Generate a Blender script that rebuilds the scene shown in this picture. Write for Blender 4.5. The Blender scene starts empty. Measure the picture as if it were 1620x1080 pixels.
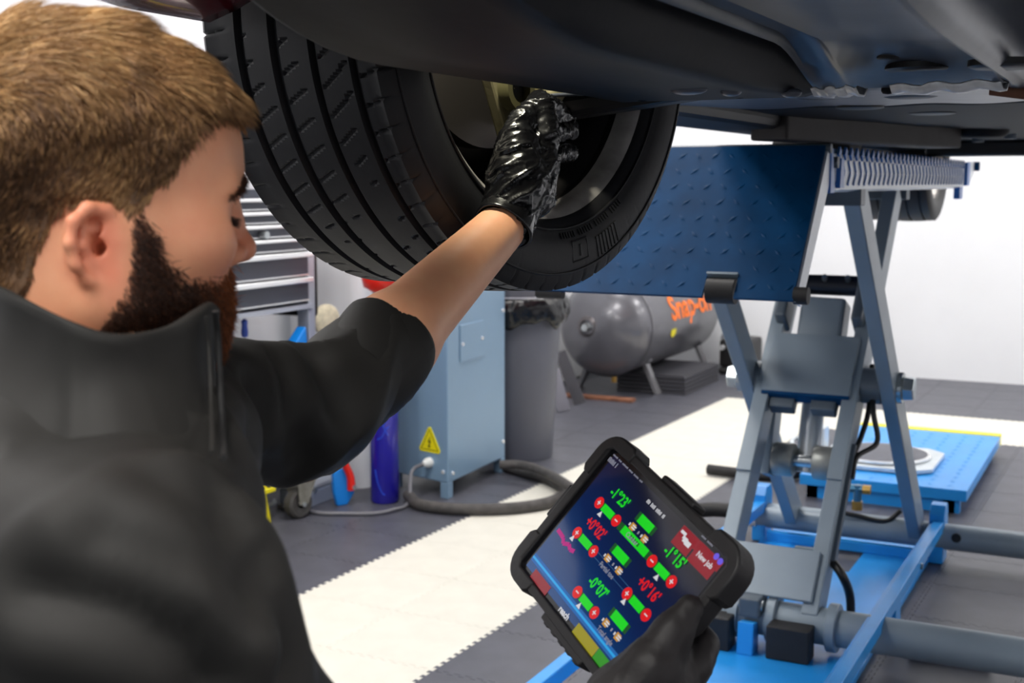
import bpy, bmesh, math, random
import numpy as np
from mathutils import Vector, Matrix, noise as mnoise

random.seed(7)
rng = np.random.default_rng(7)
SC = bpy.context.scene
COL = SC.collection

# ------------------------------------------------------------------ camera
F, CX, CY, H = 2000.0, 810.0, 540.0, 1.45
PITCH = math.atan(252 / F)
PSI = math.atan(1020 / math.hypot(F, 252))
FH = np.array([-math.sin(PSI), math.cos(PSI), 0.0])
RT = np.array([math.cos(PSI), math.sin(PSI), 0.0])
ZU = np.array([0.0, 0.0, 1.0])
FWD = FH * math.cos(PITCH) - ZU * math.sin(PITCH)
UPV = np.cross(RT, FWD)
CAM = np.array([0.0, 0.0, H])
cam_data = bpy.data.cameras.new('camera')
cam = bpy.data.objects.new('camera', cam_data)
COL.objects.link(cam)
cam.matrix_world = Matrix(((RT[0], UPV[0], -FWD[0], 0), (RT[1], UPV[1], -FWD[1], 0), (RT[2], UPV[2], -FWD[2], H), (0, 0, 0, 1)))
cam_data.sensor_width = 36.0
cam_data.sensor_fit = 'HORIZONTAL'
cam_data.lens = 36.0 * F / 1620.0
cam_data.clip_start = 0.05
cam_data.dof.use_dof = True
cam_data.dof.focus_distance = 1.62
cam_data.dof.aperture_fstop = 9.0
SC.camera = cam

# ------------------------------------------------------------------ world, lights, exposure
w = bpy.data.worlds.new('world')
SC.world = w
w.use_nodes = True
w.node_tree.nodes['Background'].inputs[0].default_value = (0.86, 0.93, 1.0, 1)
w.node_tree.nodes['Background'].inputs[1].default_value = 0.6
SC.view_settings.view_transform = 'Standard'
SC.view_settings.look = 'None'
SC.view_settings.gamma = 1.0
SC.view_settings.use_curve_mapping = False
SC.view_settings.exposure = 0.0
CEIL = 3.7
LAMPS = [(-1.0, -0.5, 1.0, 'over the mechanic'), (-3.0, 1.7, 1.15, 'by the left wall in front of the tool cabinet'), (-2.1, 4.0, 1.12, 'over the white tile strip'), (-2.7, 7.4, 1.0, 'over the pressure tank'), (-0.1, -1.5, 1.0, 'behind the camera'), (2.4, 1.0, 1.0, 'right of the car nose'), (2.4, 3.6, 1.0, 'right of the car doors'), (2.4, 6.2, 1.0, 'right of the car tail'), (-0.2, 7.8, 1.0, 'over the blue ramp'), (2.4, 8.6, 1.0, 'in the far right corner')]
LAMP_W = 46.0
for lx, ly, lk, _ in LAMPS:
    ld = bpy.data.lights.new('ceiling_lamp_light', 'AREA')
    ld.shape = 'RECTANGLE'; ld.size = 0.58; ld.size_y = 1.5
    ld.energy = LAMP_W * lk; ld.color = (1.0, 0.97, 0.93)
    lo = bpy.data.objects.new('ceiling_lamp_light', ld); COL.objects.link(lo)
    lo.location = (lx, ly, CEIL - 0.09)

def at(px, py, d):
    return CAM + (FWD + RT * ((px - CX) / F) - UPV * ((py - CY) / F)) * d
def ray(px, py):
    return FWD + RT * ((px - CX) / F) - UPV * ((py - CY) / F)
def onz(px, py, z):
    r = ray(px, py); return CAM + r * ((z - H) / r[2])
def onx(px, py, x):
    r = ray(px, py); return CAM + r * (x / r[0])
def ony(px, py, y):
    r = ray(px, py); return CAM + r * (y / r[1])
def onplane(px, py, o, n):
    r = ray(px, py); return CAM + r * (np.dot(o - CAM, n) / np.dot(r, n))
def AB(a, b, z):
    return RT * a + FH * b + ZU * z
def unit(v):
    v = np.asarray(v, float); return v / (np.linalg.norm(v) + 1e-12)

# ------------------------------------------------------------------ materials
def lin(c):
    return tuple(((x / 255) / 12.92 if x / 255 <= 0.04045 else ((x / 255 + 0.055) / 1.055) ** 2.4) for x in c) + (1.0,)
MATS = {}
def M(name, col, rough=0.5, metal=0.0, spec=0.5, var=None, bump=None, coat=0.0, emit=None, sss=0.0, col2=None, stretch=None):
    if name in MATS:
        return MATS[name]
    m = bpy.data.materials.new(name); m.use_nodes = True
    nt = m.node_tree; b = nt.nodes['Principled BSDF']
    b.inputs['Base Color'].default_value = lin(col)
    b.inputs['Roughness'].default_value = rough
    b.inputs['Metallic'].default_value = metal
    b.inputs['Specular IOR Level'].default_value = spec
    if coat:
        b.inputs['Coat Weight'].default_value = coat; b.inputs['Coat Roughness'].default_value = 0.08
    if sss:
        b.inputs['Subsurface Weight'].default_value = sss
        b.inputs['Subsurface Radius'].default_value = (1.0, 0.35, 0.2)
        b.inputs['Subsurface Scale'].default_value = 0.006
    if emit:
        b.inputs['Emission Color'].default_value = lin(emit[0]); b.inputs['Emission Strength'].default_value = emit[1]
    tc = None
    def coords():
        nonlocal tc
        if tc is None:
            tc = nt.nodes.new('ShaderNodeTexCoord').outputs['Object']
            if stretch:
                mp = nt.nodes.new('ShaderNodeMapping'); mp.inputs['Scale'].default_value = stretch
                nt.links.new(tc, mp.inputs['Vector']); tc = mp.outputs['Vector']
        return tc
    if var or col2:
        sc_, am = var if var else (6, 0.5)
        n = nt.nodes.new('ShaderNodeTexNoise'); n.inputs['Scale'].default_value = sc_; n.inputs['Detail'].default_value = 5
        nt.links.new(coords(), n.inputs['Vector'])
        r = nt.nodes.new('ShaderNodeValToRGB')
        r.color_ramp.elements[0].position = 0.33; r.color_ramp.elements[1].position = 0.7
        c1 = lin(col)
        c2 = lin(col2) if col2 else tuple(min(1, x * (1 + am)) for x in c1[:3]) + (1,)
        c0 = c1 if col2 else tuple(x * (1 - am) for x in c1[:3]) + (1,)
        r.color_ramp.elements[0].color = c0; r.color_ramp.elements[1].color = c2
        nt.links.new(n.outputs['Fac'], r.inputs['Fac']); nt.links.new(r.outputs['Color'], b.inputs['Base Color'])
    if bump:
        n2 = nt.nodes.new('ShaderNodeTexNoise'); n2.inputs['Scale'].default_value = bump[0]; n2.inputs['Detail'].default_value = 4
        nt.links.new(coords(), n2.inputs['Vector'])
        bp = nt.nodes.new('ShaderNodeBump'); bp.inputs['Strength'].default_value = bump[1]; bp.inputs['Distance'].default_value = bump[2] if len(bump) > 2 else 0.002
        nt.links.new(n2.outputs['Fac'], bp.inputs['Height']); nt.links.new(bp.outputs['Normal'], b.inputs['Normal'])
    MATS[name] = m
    return m

# ------------------------------------------------------------------ mesh builder
BASE = {}
class MB:
    def __init__(s): s.v = []; s.f = []; s.n = 0
    def add(s, v, f):
        v = np.asarray(v, float); s.v.append(v)
        s.f.extend([tuple(int(i) + s.n for i in q) for q in f]); s.n += len(v)
        return s
    def obox(s, c, ax, hs):
        c = np.asarray(c, float); P = []
        for i in (-1, 1):
            for j in (-1, 1):
                for k in (-1, 1):
                    P.append(c + ax[0] * hs[0] * i + ax[1] * hs[1] * j + ax[2] * hs[2] * k)
        return s.add(P, [(0, 1, 3, 2), (4, 6, 7, 5), (0, 4, 5, 1), (2, 3, 7, 6), (0, 2, 6, 4), (1, 5, 7, 3)])
    def box(s, lo, hi):
        lo = np.array(lo, float); hi = np.array(hi, float)
        return s.obox((lo + hi) / 2, np.eye(3), np.abs(hi - lo) / 2)
    def beam(s, a, b, w_, h_, side=(1, 0, 0)):
        a = np.asarray(a, float); b = np.asarray(b, float); d = b - a; L = np.linalg.norm(d); d = d / L
        sd = np.asarray(side, float); sd = unit(sd - d * np.dot(sd, d)); up = np.cross(d, sd)
        return s.obox((a + b) / 2, [sd, up, d], [w_ / 2, h_ / 2, L / 2])
    def ring(s, c, ax, r, n, e=None):
        ax = unit(ax); t = np.array([0, 0, 1.0]) if abs(ax[2]) < 0.9 else np.array([1.0, 0, 0])
        e1 = unit(np.cross(t, ax)) if e is None else e; e2 = np.cross(ax, e1)
        th = np.linspace(0, 2 * np.pi, n, endpoint=False)
        return c + r * (np.outer(np.cos(th), e1) + np.outer(np.sin(th), e2))
    def lathe(s, prof, o, ax, n=32, caps=False):
        o = np.asarray(o, float); ax = unit(ax); V = []; f = []
        for r, h in prof: V.append(s.ring(o + ax * h, ax, r, n))
        m = len(prof)
        for i in range(m - 1):
            for j in range(n):
                k = (j + 1) % n
                f.append((i * n + j, i * n + k, (i + 1) * n + k, (i + 1) * n + j))
        if caps:
            f.append(tuple(range(n))[::-1]); f.append(tuple(range((m - 1) * n, m * n)))
        return s.add(np.concatenate(V), f)
    def cyl(s, a, b, r0, r1=None, n=24):
        a = np.asarray(a, float); b = np.asarray(b, float); L = np.linalg.norm(b - a)
        return s.lathe([(r0, 0), (r0 if r1 is None else r1, L)], a, b - a, n, True)
    def tube(s, path, r, n=10):
        P = np.asarray(path, float); m = len(P); T = np.gradient(P, axis=0); V = []; f = []
        T = T / (np.linalg.norm(T, axis=1)[:, None] + 1e-12)
        t0 = np.array([0, 0, 1.0]) if abs(T[0][2]) < 0.9 else np.array([1.0, 0, 0])
        e = unit(np.cross(T[0], t0))
        for i in range(m):
            e = unit(e - T[i] * np.dot(e, T[i]))
            V.append(s.ring(P[i], T[i], r if np.isscalar(r) else r[i], n, e))
        for i in range(m - 1):
            for j in range(n):
                k = (j + 1) % n
                f.append((i * n + j, i * n + k, (i + 1) * n + k, (i + 1) * n + j))
        f.append(tuple(range(n))[::-1]); f.append(tuple(range((m - 1) * n, m * n)))
        return s.add(np.concatenate(V), f)
    def prism(s, poly, o, u, v, depth):
        o = np.asarray(o, float); u = np.asarray(u, float); v = np.asarray(v, float); nn = unit(np.cross(u, v)); n = len(poly)
        A = [o + u * p[0] + v * p[1] for p in poly]; B = [q + nn * depth for q in A]
        f = [tuple(range(n))[::-1], tuple(range(n, 2 * n))] + [(i, (i + 1) % n, n + (i + 1) % n, n + i) for i in range(n)]
        return s.add(A + B, f)
    def ell(s, c, r, n=16, m=10, R=None):
        r = np.ones(3) * r; V = []; f = []
        for i in range(m + 1):
            ph = np.pi * i / m
            for j in range(n):
                th = 2 * np.pi * j / n
                p = np.array([math.sin(ph) * math.cos(th), math.sin(ph) * math.sin(th), math.cos(ph)]) * r
                V.append(np.asarray(c) + (p if R is None else R @ p))
        for i in range(m):
            for j in range(n):
                k = (j + 1) % n; f.append((i * n + j, i * n + k, (i + 1) * n + k, (i + 1) * n + j))
        return s.add(V, f)
    def grid(s, G):
        G = np.asarray(G, float); a, b = G.shape[:2]
        f = [(i * b + j, i * b + j + 1, (i + 1) * b + j + 1, (i + 1) * b + j) for i in range(a - 1) for j in range(b - 1)]
        return s.add(G.reshape(-1, 3), f)
    def build(s, name, mat, parent=None, smooth=None, bevel=0, base=None, recalc=True, solid=0, merge=False):
        V = np.concatenate(s.v)
        if parent is not None: base = BASE[parent.name]
        elif base is None: base = np.array([*(V.min(0)[:2] + V.max(0)[:2]) / 2, V[:, 2].min()])
        base = np.asarray(base, float)
        me = bpy.data.meshes.new(name); me.from_pydata((V - base).tolist(), [], s.f)
        if recalc or merge:
            bm = bmesh.new(); bm.from_mesh(me)
            if merge: bmesh.ops.remove_doubles(bm, verts=bm.verts, dist=1e-5)
            bmesh.ops.recalc_face_normals(bm, faces=bm.faces); bm.to_mesh(me); bm.free()
        me.update()
        me.materials.append(mat)
        if smooth is not None:
            for p in me.polygons: p.use_smooth = True
            if smooth < 180: me.set_sharp_from_angle(angle=math.radians(smooth))
        o = bpy.data.objects.new(name, me); COL.objects.link(o)
        if parent is not None: o.parent = parent
        else: o.location = base
        BASE[o.name] = base
        if solid:
            md = o.modifiers.new('solid', 'SOLIDIFY'); md.thickness = solid; md.offset = 0
        if bevel:
            md = o.modifiers.new('bevel', 'BEVEL'); md.width = bevel; md.segments = 2; md.limit_method = 'ANGLE'; md.angle_limit = math.radians(40); md.harden_normals = False
        return o

def tag(o, label=None, cat=None, group=None, kind=None):
    if label: o['label'] = label
    if cat: o['category'] = cat
    if group: o['group'] = group
    if kind: o['kind'] = kind
    return o
def thing(name, loc, label, cat, group=None):
    o = bpy.data.objects.new(name, None); COL.objects.link(o); o.location = Vector(loc); o.empty_display_size = 0.1
    BASE[o.name] = np.asarray(loc, float)
    return tag(o, label, cat, group)
def struct(o): o['kind'] = 'structure'; return o
def stuff(o): o['kind'] = 'stuff'; return o
def smoothpath(pts, n=40):
    P = np.asarray(pts, float); m = len(P); out = []
    Q = np.vstack([2 * P[0] - P[1], P, 2 * P[-1] - P[-2]])
    for t in np.linspace(0, m - 1 - 1e-6, n):
        i = int(t); x = t - i; p0, p1, p2, p3 = Q[i], Q[i + 1], Q[i + 2], Q[i + 3]
        out.append(0.5 * (2 * p1 + (p2 - p0) * x + (2 * p0 - 5 * p1 + 4 * p2 - p3) * x * x + (3 * p1 - p0 - 3 * p2 + p3) * x ** 3))
    return np.array(out)
def textmesh(txt, size, o, u, v, mat, name, parent, extr=0.0004, align='CENTER', shear=0, bold=0.0, sx=1.0):
    cu = bpy.data.curves.new('text_curve', 'FONT'); cu.body = txt; cu.size = size; cu.align_x = align; cu.align_y = 'CENTER'; cu.shear = shear
    cu.offset = bold; cu.resolution_u = 3
    to = bpy.data.objects.new('text_tmp', cu); COL.objects.link(to)
    dg = bpy.context.evaluated_depsgraph_get(); me = bpy.data.meshes.new_from_object(to.evaluated_get(dg))
    bpy.data.objects.remove(to); bpy.data.curves.remove(cu)
    V = np.array([q.co[:] for q in me.vertices]); f = [tuple(p.vertices) for p in me.polygons]; bpy.data.meshes.remove(me)
    nn = unit(np.cross(u, v))
    W = np.asarray(o) + np.outer(V[:, 0] * sx, u) + np.outer(V[:, 1], v) + nn * extr
    return MB().add(W, f).build(name, mat, parent, recalc=False)
# ------------------------------------------------------------------ shared materials
WHITE = M('white_wall_paint', (236, 238, 242), 0.6, var=(2.0, 0.02), bump=(60, 0.05))
CEILM = M('ceiling_white', (235, 235, 235), 0.8)
TILE_D = M('grey_vinyl_tile', (78, 79, 88), 0.42, var=(9, 0.14), bump=(160, 0.12, 0.001))
TILE_W = M('white_vinyl_tile', (218, 215, 204), 0.5, var=(8, 0.04), bump=(160, 0.1, 0.001))
BLUE = M('blue_lift_paint', (36, 148, 230), 0.3, var=(7, 0.06), bump=(25, 0.08))
BLUE_D = M('shaded_blue_lift_paint', (0, 60, 104), 0.45, spec=0.14, var=(9, 0.2), bump=(70, 0.06))  # the lift blue again, darkened for the shade under the car
GREY = M('grey_blue_steel_paint', (132, 146, 158), 0.36, metal=0.05, var=(6, 0.06))
GREY_D = M('dark_steel_paint', (84, 95, 106), 0.42, metal=0.05, var=(8, 0.1))
STEEL = M('bright_steel', (185, 190, 192), 0.3, metal=0.9, var=(20, 0.1))
CHROME = M('polished_trim', (238, 240, 242), 0.22, metal=0.55)
BLACK = M('black_plastic', (20, 20, 22), 0.45, bump=(120, 0.1))
RUBBER = M('black_rubber', (26, 25, 27), 0.62, var=(30, 0.2), bump=(90, 0.25))
CHAR = M('charcoal_enamel', (52, 55, 64), 0.45, var=(5, 0.06))
YELLOW = M('yellow_plastic', (236, 222, 12), 0.4)
RED = M('red_plastic', (226, 36, 20), 0.3)
RUST = M('rusty_steel', (126, 82, 60), 0.7, var=(14, 0.4), bump=(60, 0.4))
BRASS = M('brass', (186, 150, 84), 0.3, metal=0.8)
LPANEL = M('lit_lamp_diffuser', (255, 255, 255), 0.5, emit=((255, 250, 244), 6.0))

# ------------------------------------------------------------------ room
floor = struct(MB().box((-4.0, -4.0, -0.06), (3.8, 9.75, -0.012)).build('floor', CHAR, base=(0, 0, 0)))
S = 0.39
def tile_mesh(name, mat):
    n = 10; p = S / n; a = 0.013; B = []; L = []
    for i in range(n):
        B += [(i * p, 0), (i * p + 0.28 * p, 0), (i * p + 0.2 * p, -a), (i * p + 0.74 * p, -a), (i * p + 0.66 * p, 0)]
        L += [(0, i * p), (0, i * p + 0.28 * p), (-a, i * p + 0.2 * p), (-a, i * p + 0.74 * p), (0, i * p + 0.66 * p)]
    poly = B + [(S + x, y) for x, y in L] + [(x, S + y) for x, y in (B + [(S, 0)])[::-1][:-1]] + [(x, y) for x, y in (L + [(0, S)])[::-1][:-1]]
    out = []
    for q in poly:
        if not out or abs(q[0] - out[-1][0]) + abs(q[1] - out[-1][1]) > 1e-7: out.append(q)
    out = [((x - S / 2) * (0.9975 if mat is TILE_W else 0.995), (y - S / 2) * (0.9975 if mat is TILE_W else 0.995)) for x, y in out]
    mb = MB().prism(out, (0, 0, -0.0115), (1, 0, 0), (0, 1, 0), 0.0115)
    return mb
fa = 0.022
def tile_xy(i, j):
    x = (i + 0.5) * S; y = (j + 0.5) * S
    return -2.62 + x * math.cos(fa) + (y) * math.sin(fa), 3.55 + y * math.cos(fa) - x * math.sin(fa)
pro = {}
for i in range(-3, 9):
    for j in range(-5, 16):
        x, y = tile_xy(i, j)
        if x < -3.95 or y > 9.75 or x > -0.15 + (y - 2) * 0.1 + 0.4: continue
        wh = (i in (0, 1) and j < 12) or (j in (10, 11) and i >= 0)
        if wh not in pro:
            o = tile_mesh("tile", TILE_W if wh else TILE_D).build('white_tile' if wh else 'grey_tile', TILE_W if wh else TILE_D, floor)
            # rebuild about its own centre
            pro[wh] = o
        else:
            o = pro[wh].copy(); COL.objects.link(o)
        o.location = (x, y, 0); o.rotation_euler = (0, 0, -fa)
struct(MB().box((-4.0, 9.7, 0), (3.85, 9.85, CEIL)).build('wall_back', WHITE))
struct(MB().box((-3.95, -4.0, 0), (-3.8, 9.7, CEIL)).build('wall_left', WHITE))
struct(MB().box((3.7, -4.0, 0), (3.85, 9.85, CEIL)).build('wall_right', WHITE))
struct(MB().box((-4.0, -4.0, CEIL), (3.85, 9.85, CEIL + 0.1)).build('ceiling', CEILM))
for lx, ly, _, where in LAMPS:
    t = thing('ceiling_lamp', (lx, ly, CEIL - 0.08), 'flat white ceiling lamp panel ' + where, 'lamp', 'ceiling lamps above the workshop')
    MB().box((lx - 0.32, ly - 0.78, CEIL - 0.06), (lx + 0.32, ly + 0.78, CEIL)).build('lamp_housing', WHITE, t)
    MB().box((lx - 0.3, ly - 0.76, CEIL - 0.075), (lx + 0.3, ly + 0.76, CEIL - 0.06)).build('diffuser', LPANEL, t)

# white pillar
pil = MB(); cx_, cy_ = -3.50, 5.12
pp = []
for (qx, qy, a0) in ((0.15, 0.13, 0), (-0.15, 0.13, 90), (-0.15, -0.13, 180), (0.15, -0.13, 270)):
    for a in range(0, 91, 15):
        pp.append((qx + 0.07 * math.cos(math.radians(a0 + a)), qy + 0.07 * math.sin(math.radians(a0 + a))))
pil.prism(pp, (cx_, cy_, 0.0), (1, 0, 0), (0, 1, 0), CEIL)
tag(pil.build('pillar', WHITE, smooth=30), 'white rounded pillar between the tool cabinet and the blue gas bottle', 'pillar')

# ------------------------------------------------------------------ tool cabinet (roll cab), front faces +X
TX, TY0, TY1 = -3.28, 3.30, 4.52
t = thing('tool_cabinet', (TX - 0.25, 3.9, 0), 'charcoal tool cabinet on castors with bright drawer pulls and an open shelf', 'cabinet')
CABD = M('cabinet_dark_enamel', (60, 64, 76), 0.4, var=(4, 0.05))
body = MB().box((TX - 0.5, TY0, 0.93), (TX, TY1, 1.42)).box((TX - 0.5, TY0, 0.24), (TX - 0.46, TY1, 0.93)).box((TX - 0.5, TY0, 0.24), (TX, TY1, 0.27))
body.box((TX - 0.5, TY0, 0.55), (TX - 0.02, TY1, 0.57))
body.box((TX - 0.5, TY0, 0.57), (TX - 0.48, TY1, 0.93)).build('cabinet_body', CABD, t)
LPOST = M('light_grey_post', (176, 182, 194), 0.35, metal=0.3)
for y in (TY0, TY1):
    MB().box((TX - 0.05, y - 0.025, 0.24), (TX + 0.012, y + 0.025, 1.36)).build('corner_post', LPOST, t, bevel=0.004)
    MB().box((TX - 0.5, y - 0.02, 0.24), (TX - 0.45, y + 0.02, 1.0)).build('corner_post', LPOST, t, bevel=0.004)
MB().box((TX - 0.42, TY1 + 0.026, 0.86), (TX + 0.0, TY1 + 0.07, 1.16)).build('side_bumper', BLACK, t, bevel=0.015)
zs = [(0.935, 1.015), (1.02, 1.075), (1.08, 1.14), (1.145, 1.195), (1.20, 1.245), (1.25, 1.295), (1.30, 1.40)]
zs = [(0.94, 1.045), (1.05, 1.155), (1.16, 1.215), (1.22, 1.275), (1.28, 1.33), (1.335, 1.385)]
for k, (a, b_) in enumerate(zs):
    d = MB().box((TX, TY0 + 0.03, a), (TX + 0.018, TY1 - 0.03, b_)).build('drawer', CABD, t, bevel=0.003)
    hgt = 0.024 if k < 2 else 0.016
    MB().box((TX + 0.018, TY0 + 0.03, b_ - hgt), (TX + 0.045, TY1 - 0.028, b_ - 0.001)).build('drawer_pull', CHROME, d, bevel=0.004)
    MB().box((TX + 0.018, TY0 + 0.03, a + 0.001), (TX + 0.024, TY1 - 0.03, a + 0.006)).build('trim_strip', CHROME, d)
MB().cyl((TX + 0.02, 4.17, 1.235), (TX + 0.05, 4.17, 1.235), 0.016).build('lock', STEEL, t, smooth=30)
MB().box((TX - 0.02, TY0, 0.905), (TX + 0.02, TY1, 0.925)).build('shelf_lip', LPOST, t)
def caster(p, ang):
    p = np.array(p, float); c = math.cos(ang); s_ = math.sin(ang); fw = np.array([c, s_, 0]); sd = np.array([-s_, c, 0])
    pl = MB().obox(p + ZU * 0.195, [fw, sd, ZU], [0.06, 0.055, 0.007]).cyl(p + ZU * 0.165, p + ZU * 0.19, 0.048, 0.06).build('castor_plate', RUST, t, smooth=30)
    wc = p + ZU * 0.065 - fw * 0.03
    MB().lathe([(0.02, -0.024), (0.055, -0.026), (0.065, -0.018), (0.065, 0.018), (0.055, 0.026), (0.02, 0.024)], wc, sd, 28).build('wheel', M('grey_rubber_wheel', (72, 70, 68), 0.6, var=(20, 0.25)), pl, smooth=40)
    fk = MB()
    for q in (-1, 1):
        fk.prism([(-0.055, 0.0), (-0.005, 0.0), (0.04, 0.10), (-0.06, 0.10)], p + sd * (q * 0.034 - 0.002) + ZU * 0.065, fw, ZU, -0.004 * q)
    fk.obox(p + ZU * 0.166, [fw, sd, ZU], [0.05, 0.038, 0.004])
    fk.build('fork', M('galvanised_steel', (150, 148, 138), 0.4, metal=0.6, var=(25, 0.2)), pl)
    MB().cyl(wc - sd * 0.045, wc + sd * 0.045, 0.010).build('axle_bolt', STEEL, pl, smooth=30)
    MB().cyl(p + ZU * 0.2, p + ZU * 0.25, 0.018).build('castor_stem', YELLOW, pl, smooth=30)
cp = onz(476, 818, 0.0)
caster((cp[0], cp[1] + 0.02, 0), 1.35)
caster((TX - 0.05, TY0 + 0.15, 0), -0.4); caster((TX - 0.44, TY0 + 0.15, 0), 0.2); caster((TX - 0.44, TY1 - 0.2, 0), 0.5)
# tools on the open shelf
def tool(name, lab, cat, fn, *a, **k): return tag(fn(*a, **k), lab, cat)
for k in range(9):
    y = 4.36 - k * 0.085
    so = MB().cyl((TX - 0.06, y, 0.57), (TX - 0.06, y, 0.60 + 0.012 * (k % 3)), 0.017, 0.017, 14).build('socket', STEEL, smooth=30)
    tag(so, ('steel socket nearest the blue clamp on the open cabinet shelf' if k == 0 else '%s steel socket from the blue clamp on the open cabinet shelf' % ('second', 'third', 'fourth', 'fifth', 'sixth', 'seventh', 'eighth', 'ninth')[k - 1]), 'socket', 'sockets on the cabinet shelf')
def rack_tray():
    r = thing('socket_rail', (TX - 0.12, 4.05, 0.57), 'black tool rail with steel bits across the open cabinet shelf', 'tool rail')
    MB().box((TX - 0.2, 3.6, 0.571), (TX - 0.10, 4.38, 0.68)).build('rail_body', BLACK, r, bevel=0.006)
    for k in range(14):
        y = 4.34 - k * 0.052
        MB().cyl((TX - 0.15, y, 0.68), (TX - 0.15, y, 0.715), 0.012, 0.012, 10).build('bit', STEEL, r, smooth=30)
rack_tray()
for k, (y, z0, h) in enumerate(((4.40, 0.685, 0.05), (4.30, 0.0, 0))):
    pass
bc = thing('blue_clamp', (TX - 0.03, 4.43, 0.57), 'bright blue clamp with steel screws on the cabinet shelf beside the grey post', 'clamp')
MB().prism([(0, 0), (0.10, 0.02), (0.16, 0.09), (0.15, 0.20), (0.08, 0.14), (0.02, 0.12)], (TX - 0.02, 4.30, 0.63), (0, 1, 0), (0, 0, 1), 0.05).build('clamp_jaw', M('bright_blue', (20, 132, 226), 0.35), bc, bevel=0.005)
MB().box((TX - 0.03, 4.33, 0.57), (TX + 0.01, 4.42, 0.65)).build('clamp_foot', MATS['bright_blue'], bc, bevel=0.004)
for yy, zz in ((4.37, 0.70), (4.42, 0.75)):
    MB().cyl((TX + 0.025, yy, zz), (TX + 0.04, yy, zz), 0.011).build('screw', STEEL, bc, smooth=30)
for k, (yy, nm) in enumerate(((4.02, 'white'), (4.22, 'blue'))):
    q = thing('screwdriver', (TX - 0.05, yy, 0.715), ('screwdriver with a pale handle standing in the black tool rail' if k == 0 else 'screwdriver with a blue handle standing in the black tool rail'), 'screwdriver')
    MB().lathe([(0.001, 0), (0.012, 0.002), (0.015, 0.02), (0.012, 0.05), (0.014, 0.07), (0.004, 0.078)], (TX - 0.12, yy, 0.80), ZU, 14).build('handle', M('handle_' + nm, (220, 218, 205) if k == 0 else (60, 90, 190), 0.35), q, smooth=50)
    MB().cyl((TX - 0.12, yy, 0.683), (TX - 0.12, yy, 0.80), 0.004, 0.004, 8).build('shaft', STEEL, q, smooth=30)
sp = onx(513, 506, -3.28)
MB_sp = MB().lathe([(0.0005, 0), (0.055, 0.002), (0.07, 0.015), (0.07, 0.03), (0.05, 0.045), (0.0005, 0.047)], (sp[0] - 0.02, sp[1] + 0.02, sp[2]), (1, -0.3, 0), 28)
tag(MB_sp.build('polishing_pad', M('beige_foam', (214, 206, 180), 0.9, var=(40, 0.2), bump=(80, 0.6)), smooth=40), 'round beige polishing pad hanging on the white pillar beside the cabinet', 'polishing pad')

# yellow drain box with hazard stripes
yb = onz(436, 828, 0.0); t = thing('drain_box', (yb[0], yb[1] - 0.2, 0), 'yellow plastic box with black hazard stripes and pink sticker on the floor under the cabinet', 'box')
y1 = yb[1]; x1 = yb[0]
MB().prism([(0, 0), (0.46, 0), (0.43, 0.14), (0.03, 0.14)], (x1 - 0.02, y1 - 0.46, 0.0), (0, 1, 0), (0, 0, 1), -0.24).build('tub', YELLOW, t, bevel=0.006)
lidm = MB().prism([(-0.26, 0), (0.0, 0), (0.0, 0.02), (-0.09, 0.085), (-0.26, 0.085)], (x1 + 0.0, y1 + 0.01, 0.14), (1, 0, 0), (0, 0, 1), 0.48).build('lid', YELLOW, t, bevel=0.004)
sl0 = np.array([x1 + 0.0005, y1, 0.162]); su = np.array([0, 1.0, 0]); sv = unit((-0.09, 0, 0.065)); sn = np.cross(su, sv)
sbm = MB()
for k in range(10):
    y = -0.02 - k * 0.048
    P = [sl0 + su * (y + a) + sv * b + sn * 0.0012 for a, b in ((0, 0.004), (-0.022, 0.004), (-0.008, 0.105), (0.014, 0.105))]
    sbm.add(P, [(0, 1, 2, 3)])
sbm.build('hazard_stripes', BLACK, lidm, recalc=False)
sk = MB(); sk.add([sl0 + su * a + sv * b + sn * 0.0024 for a, b in ((-0.20, 0.0), (-0.10, 0.0), (-0.10, 0.04), (-0.20, 0.04))], [(0, 1, 2, 3)]); sk.build('pink_sticker', M('magenta_print', (226, 24, 120), 0.5), lidm, recalc=False)
textmesh('Snap-on', 0.026, sl0 + su * -0.15 + sv * 0.02, su, sv, M('white_print', (235, 230, 235), 0.5), 'sticker_text', lidm, 0.0035)
MB().cyl((x1 - 0.06, y1 + 0.0, 0.155), (x1 - 0.06, y1 + 0.035, 0.155), 0.014).build('spout', YELLOW, t, smooth=30)
MB().tube(smoothpath([(x1 - 0.05, y1 - 0.0, 0.07), (x1 - 0.05, y1 + 0.06, 0.07), (x1 - 0.08, y1 + 0.1, 0.07)], 10), 0.009).build('side_handle', STEEL, t, smooth=60)

# steel case and grip tool on the floor
b0 = onz(521, 792, 0.0)
t = thing('steel_case', (b0[0], b0[1], 0), 'small pale grey metal case on the floor between the castor and the pillar', 'case')
MB().box((b0[0] - 0.16, b0[1] - 0.16, 0), (b0[0], b0[1] + 0.05, 0.075)).build('case_bottom', M('pale_grey_metal', (168, 178, 196), 0.35, metal=0.4), t, bevel=0.005)
MB().prism([(-0.16, 0), (0, 0), (0.0, 0.02), (-0.07, 0.13), (-0.16, 0.13)], (b0[0], b0[1] + 0.05, 0.077), (1, 0, 0), (0, 0, 1), 0.21).build('case_lid', M('pale_metal_lid', (196, 200, 206), 0.35, metal=0.4), t, bevel=0.005)
for q in (-0.12, 0.01):
    MB().box((b0[0], b0[1] + q, 0.06), (b0[0] + 0.008, b0[1] + q + 0.02, 0.09)).build('latch', STEEL, t, bevel=0.002)
g0 = onz(545, 798, 0.0)
t = thing('grip_tool', (g0[0], g0[1], 0), 'blue hand tool with a red curved handle standing on the floor against the pillar', 'hand tool')
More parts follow.
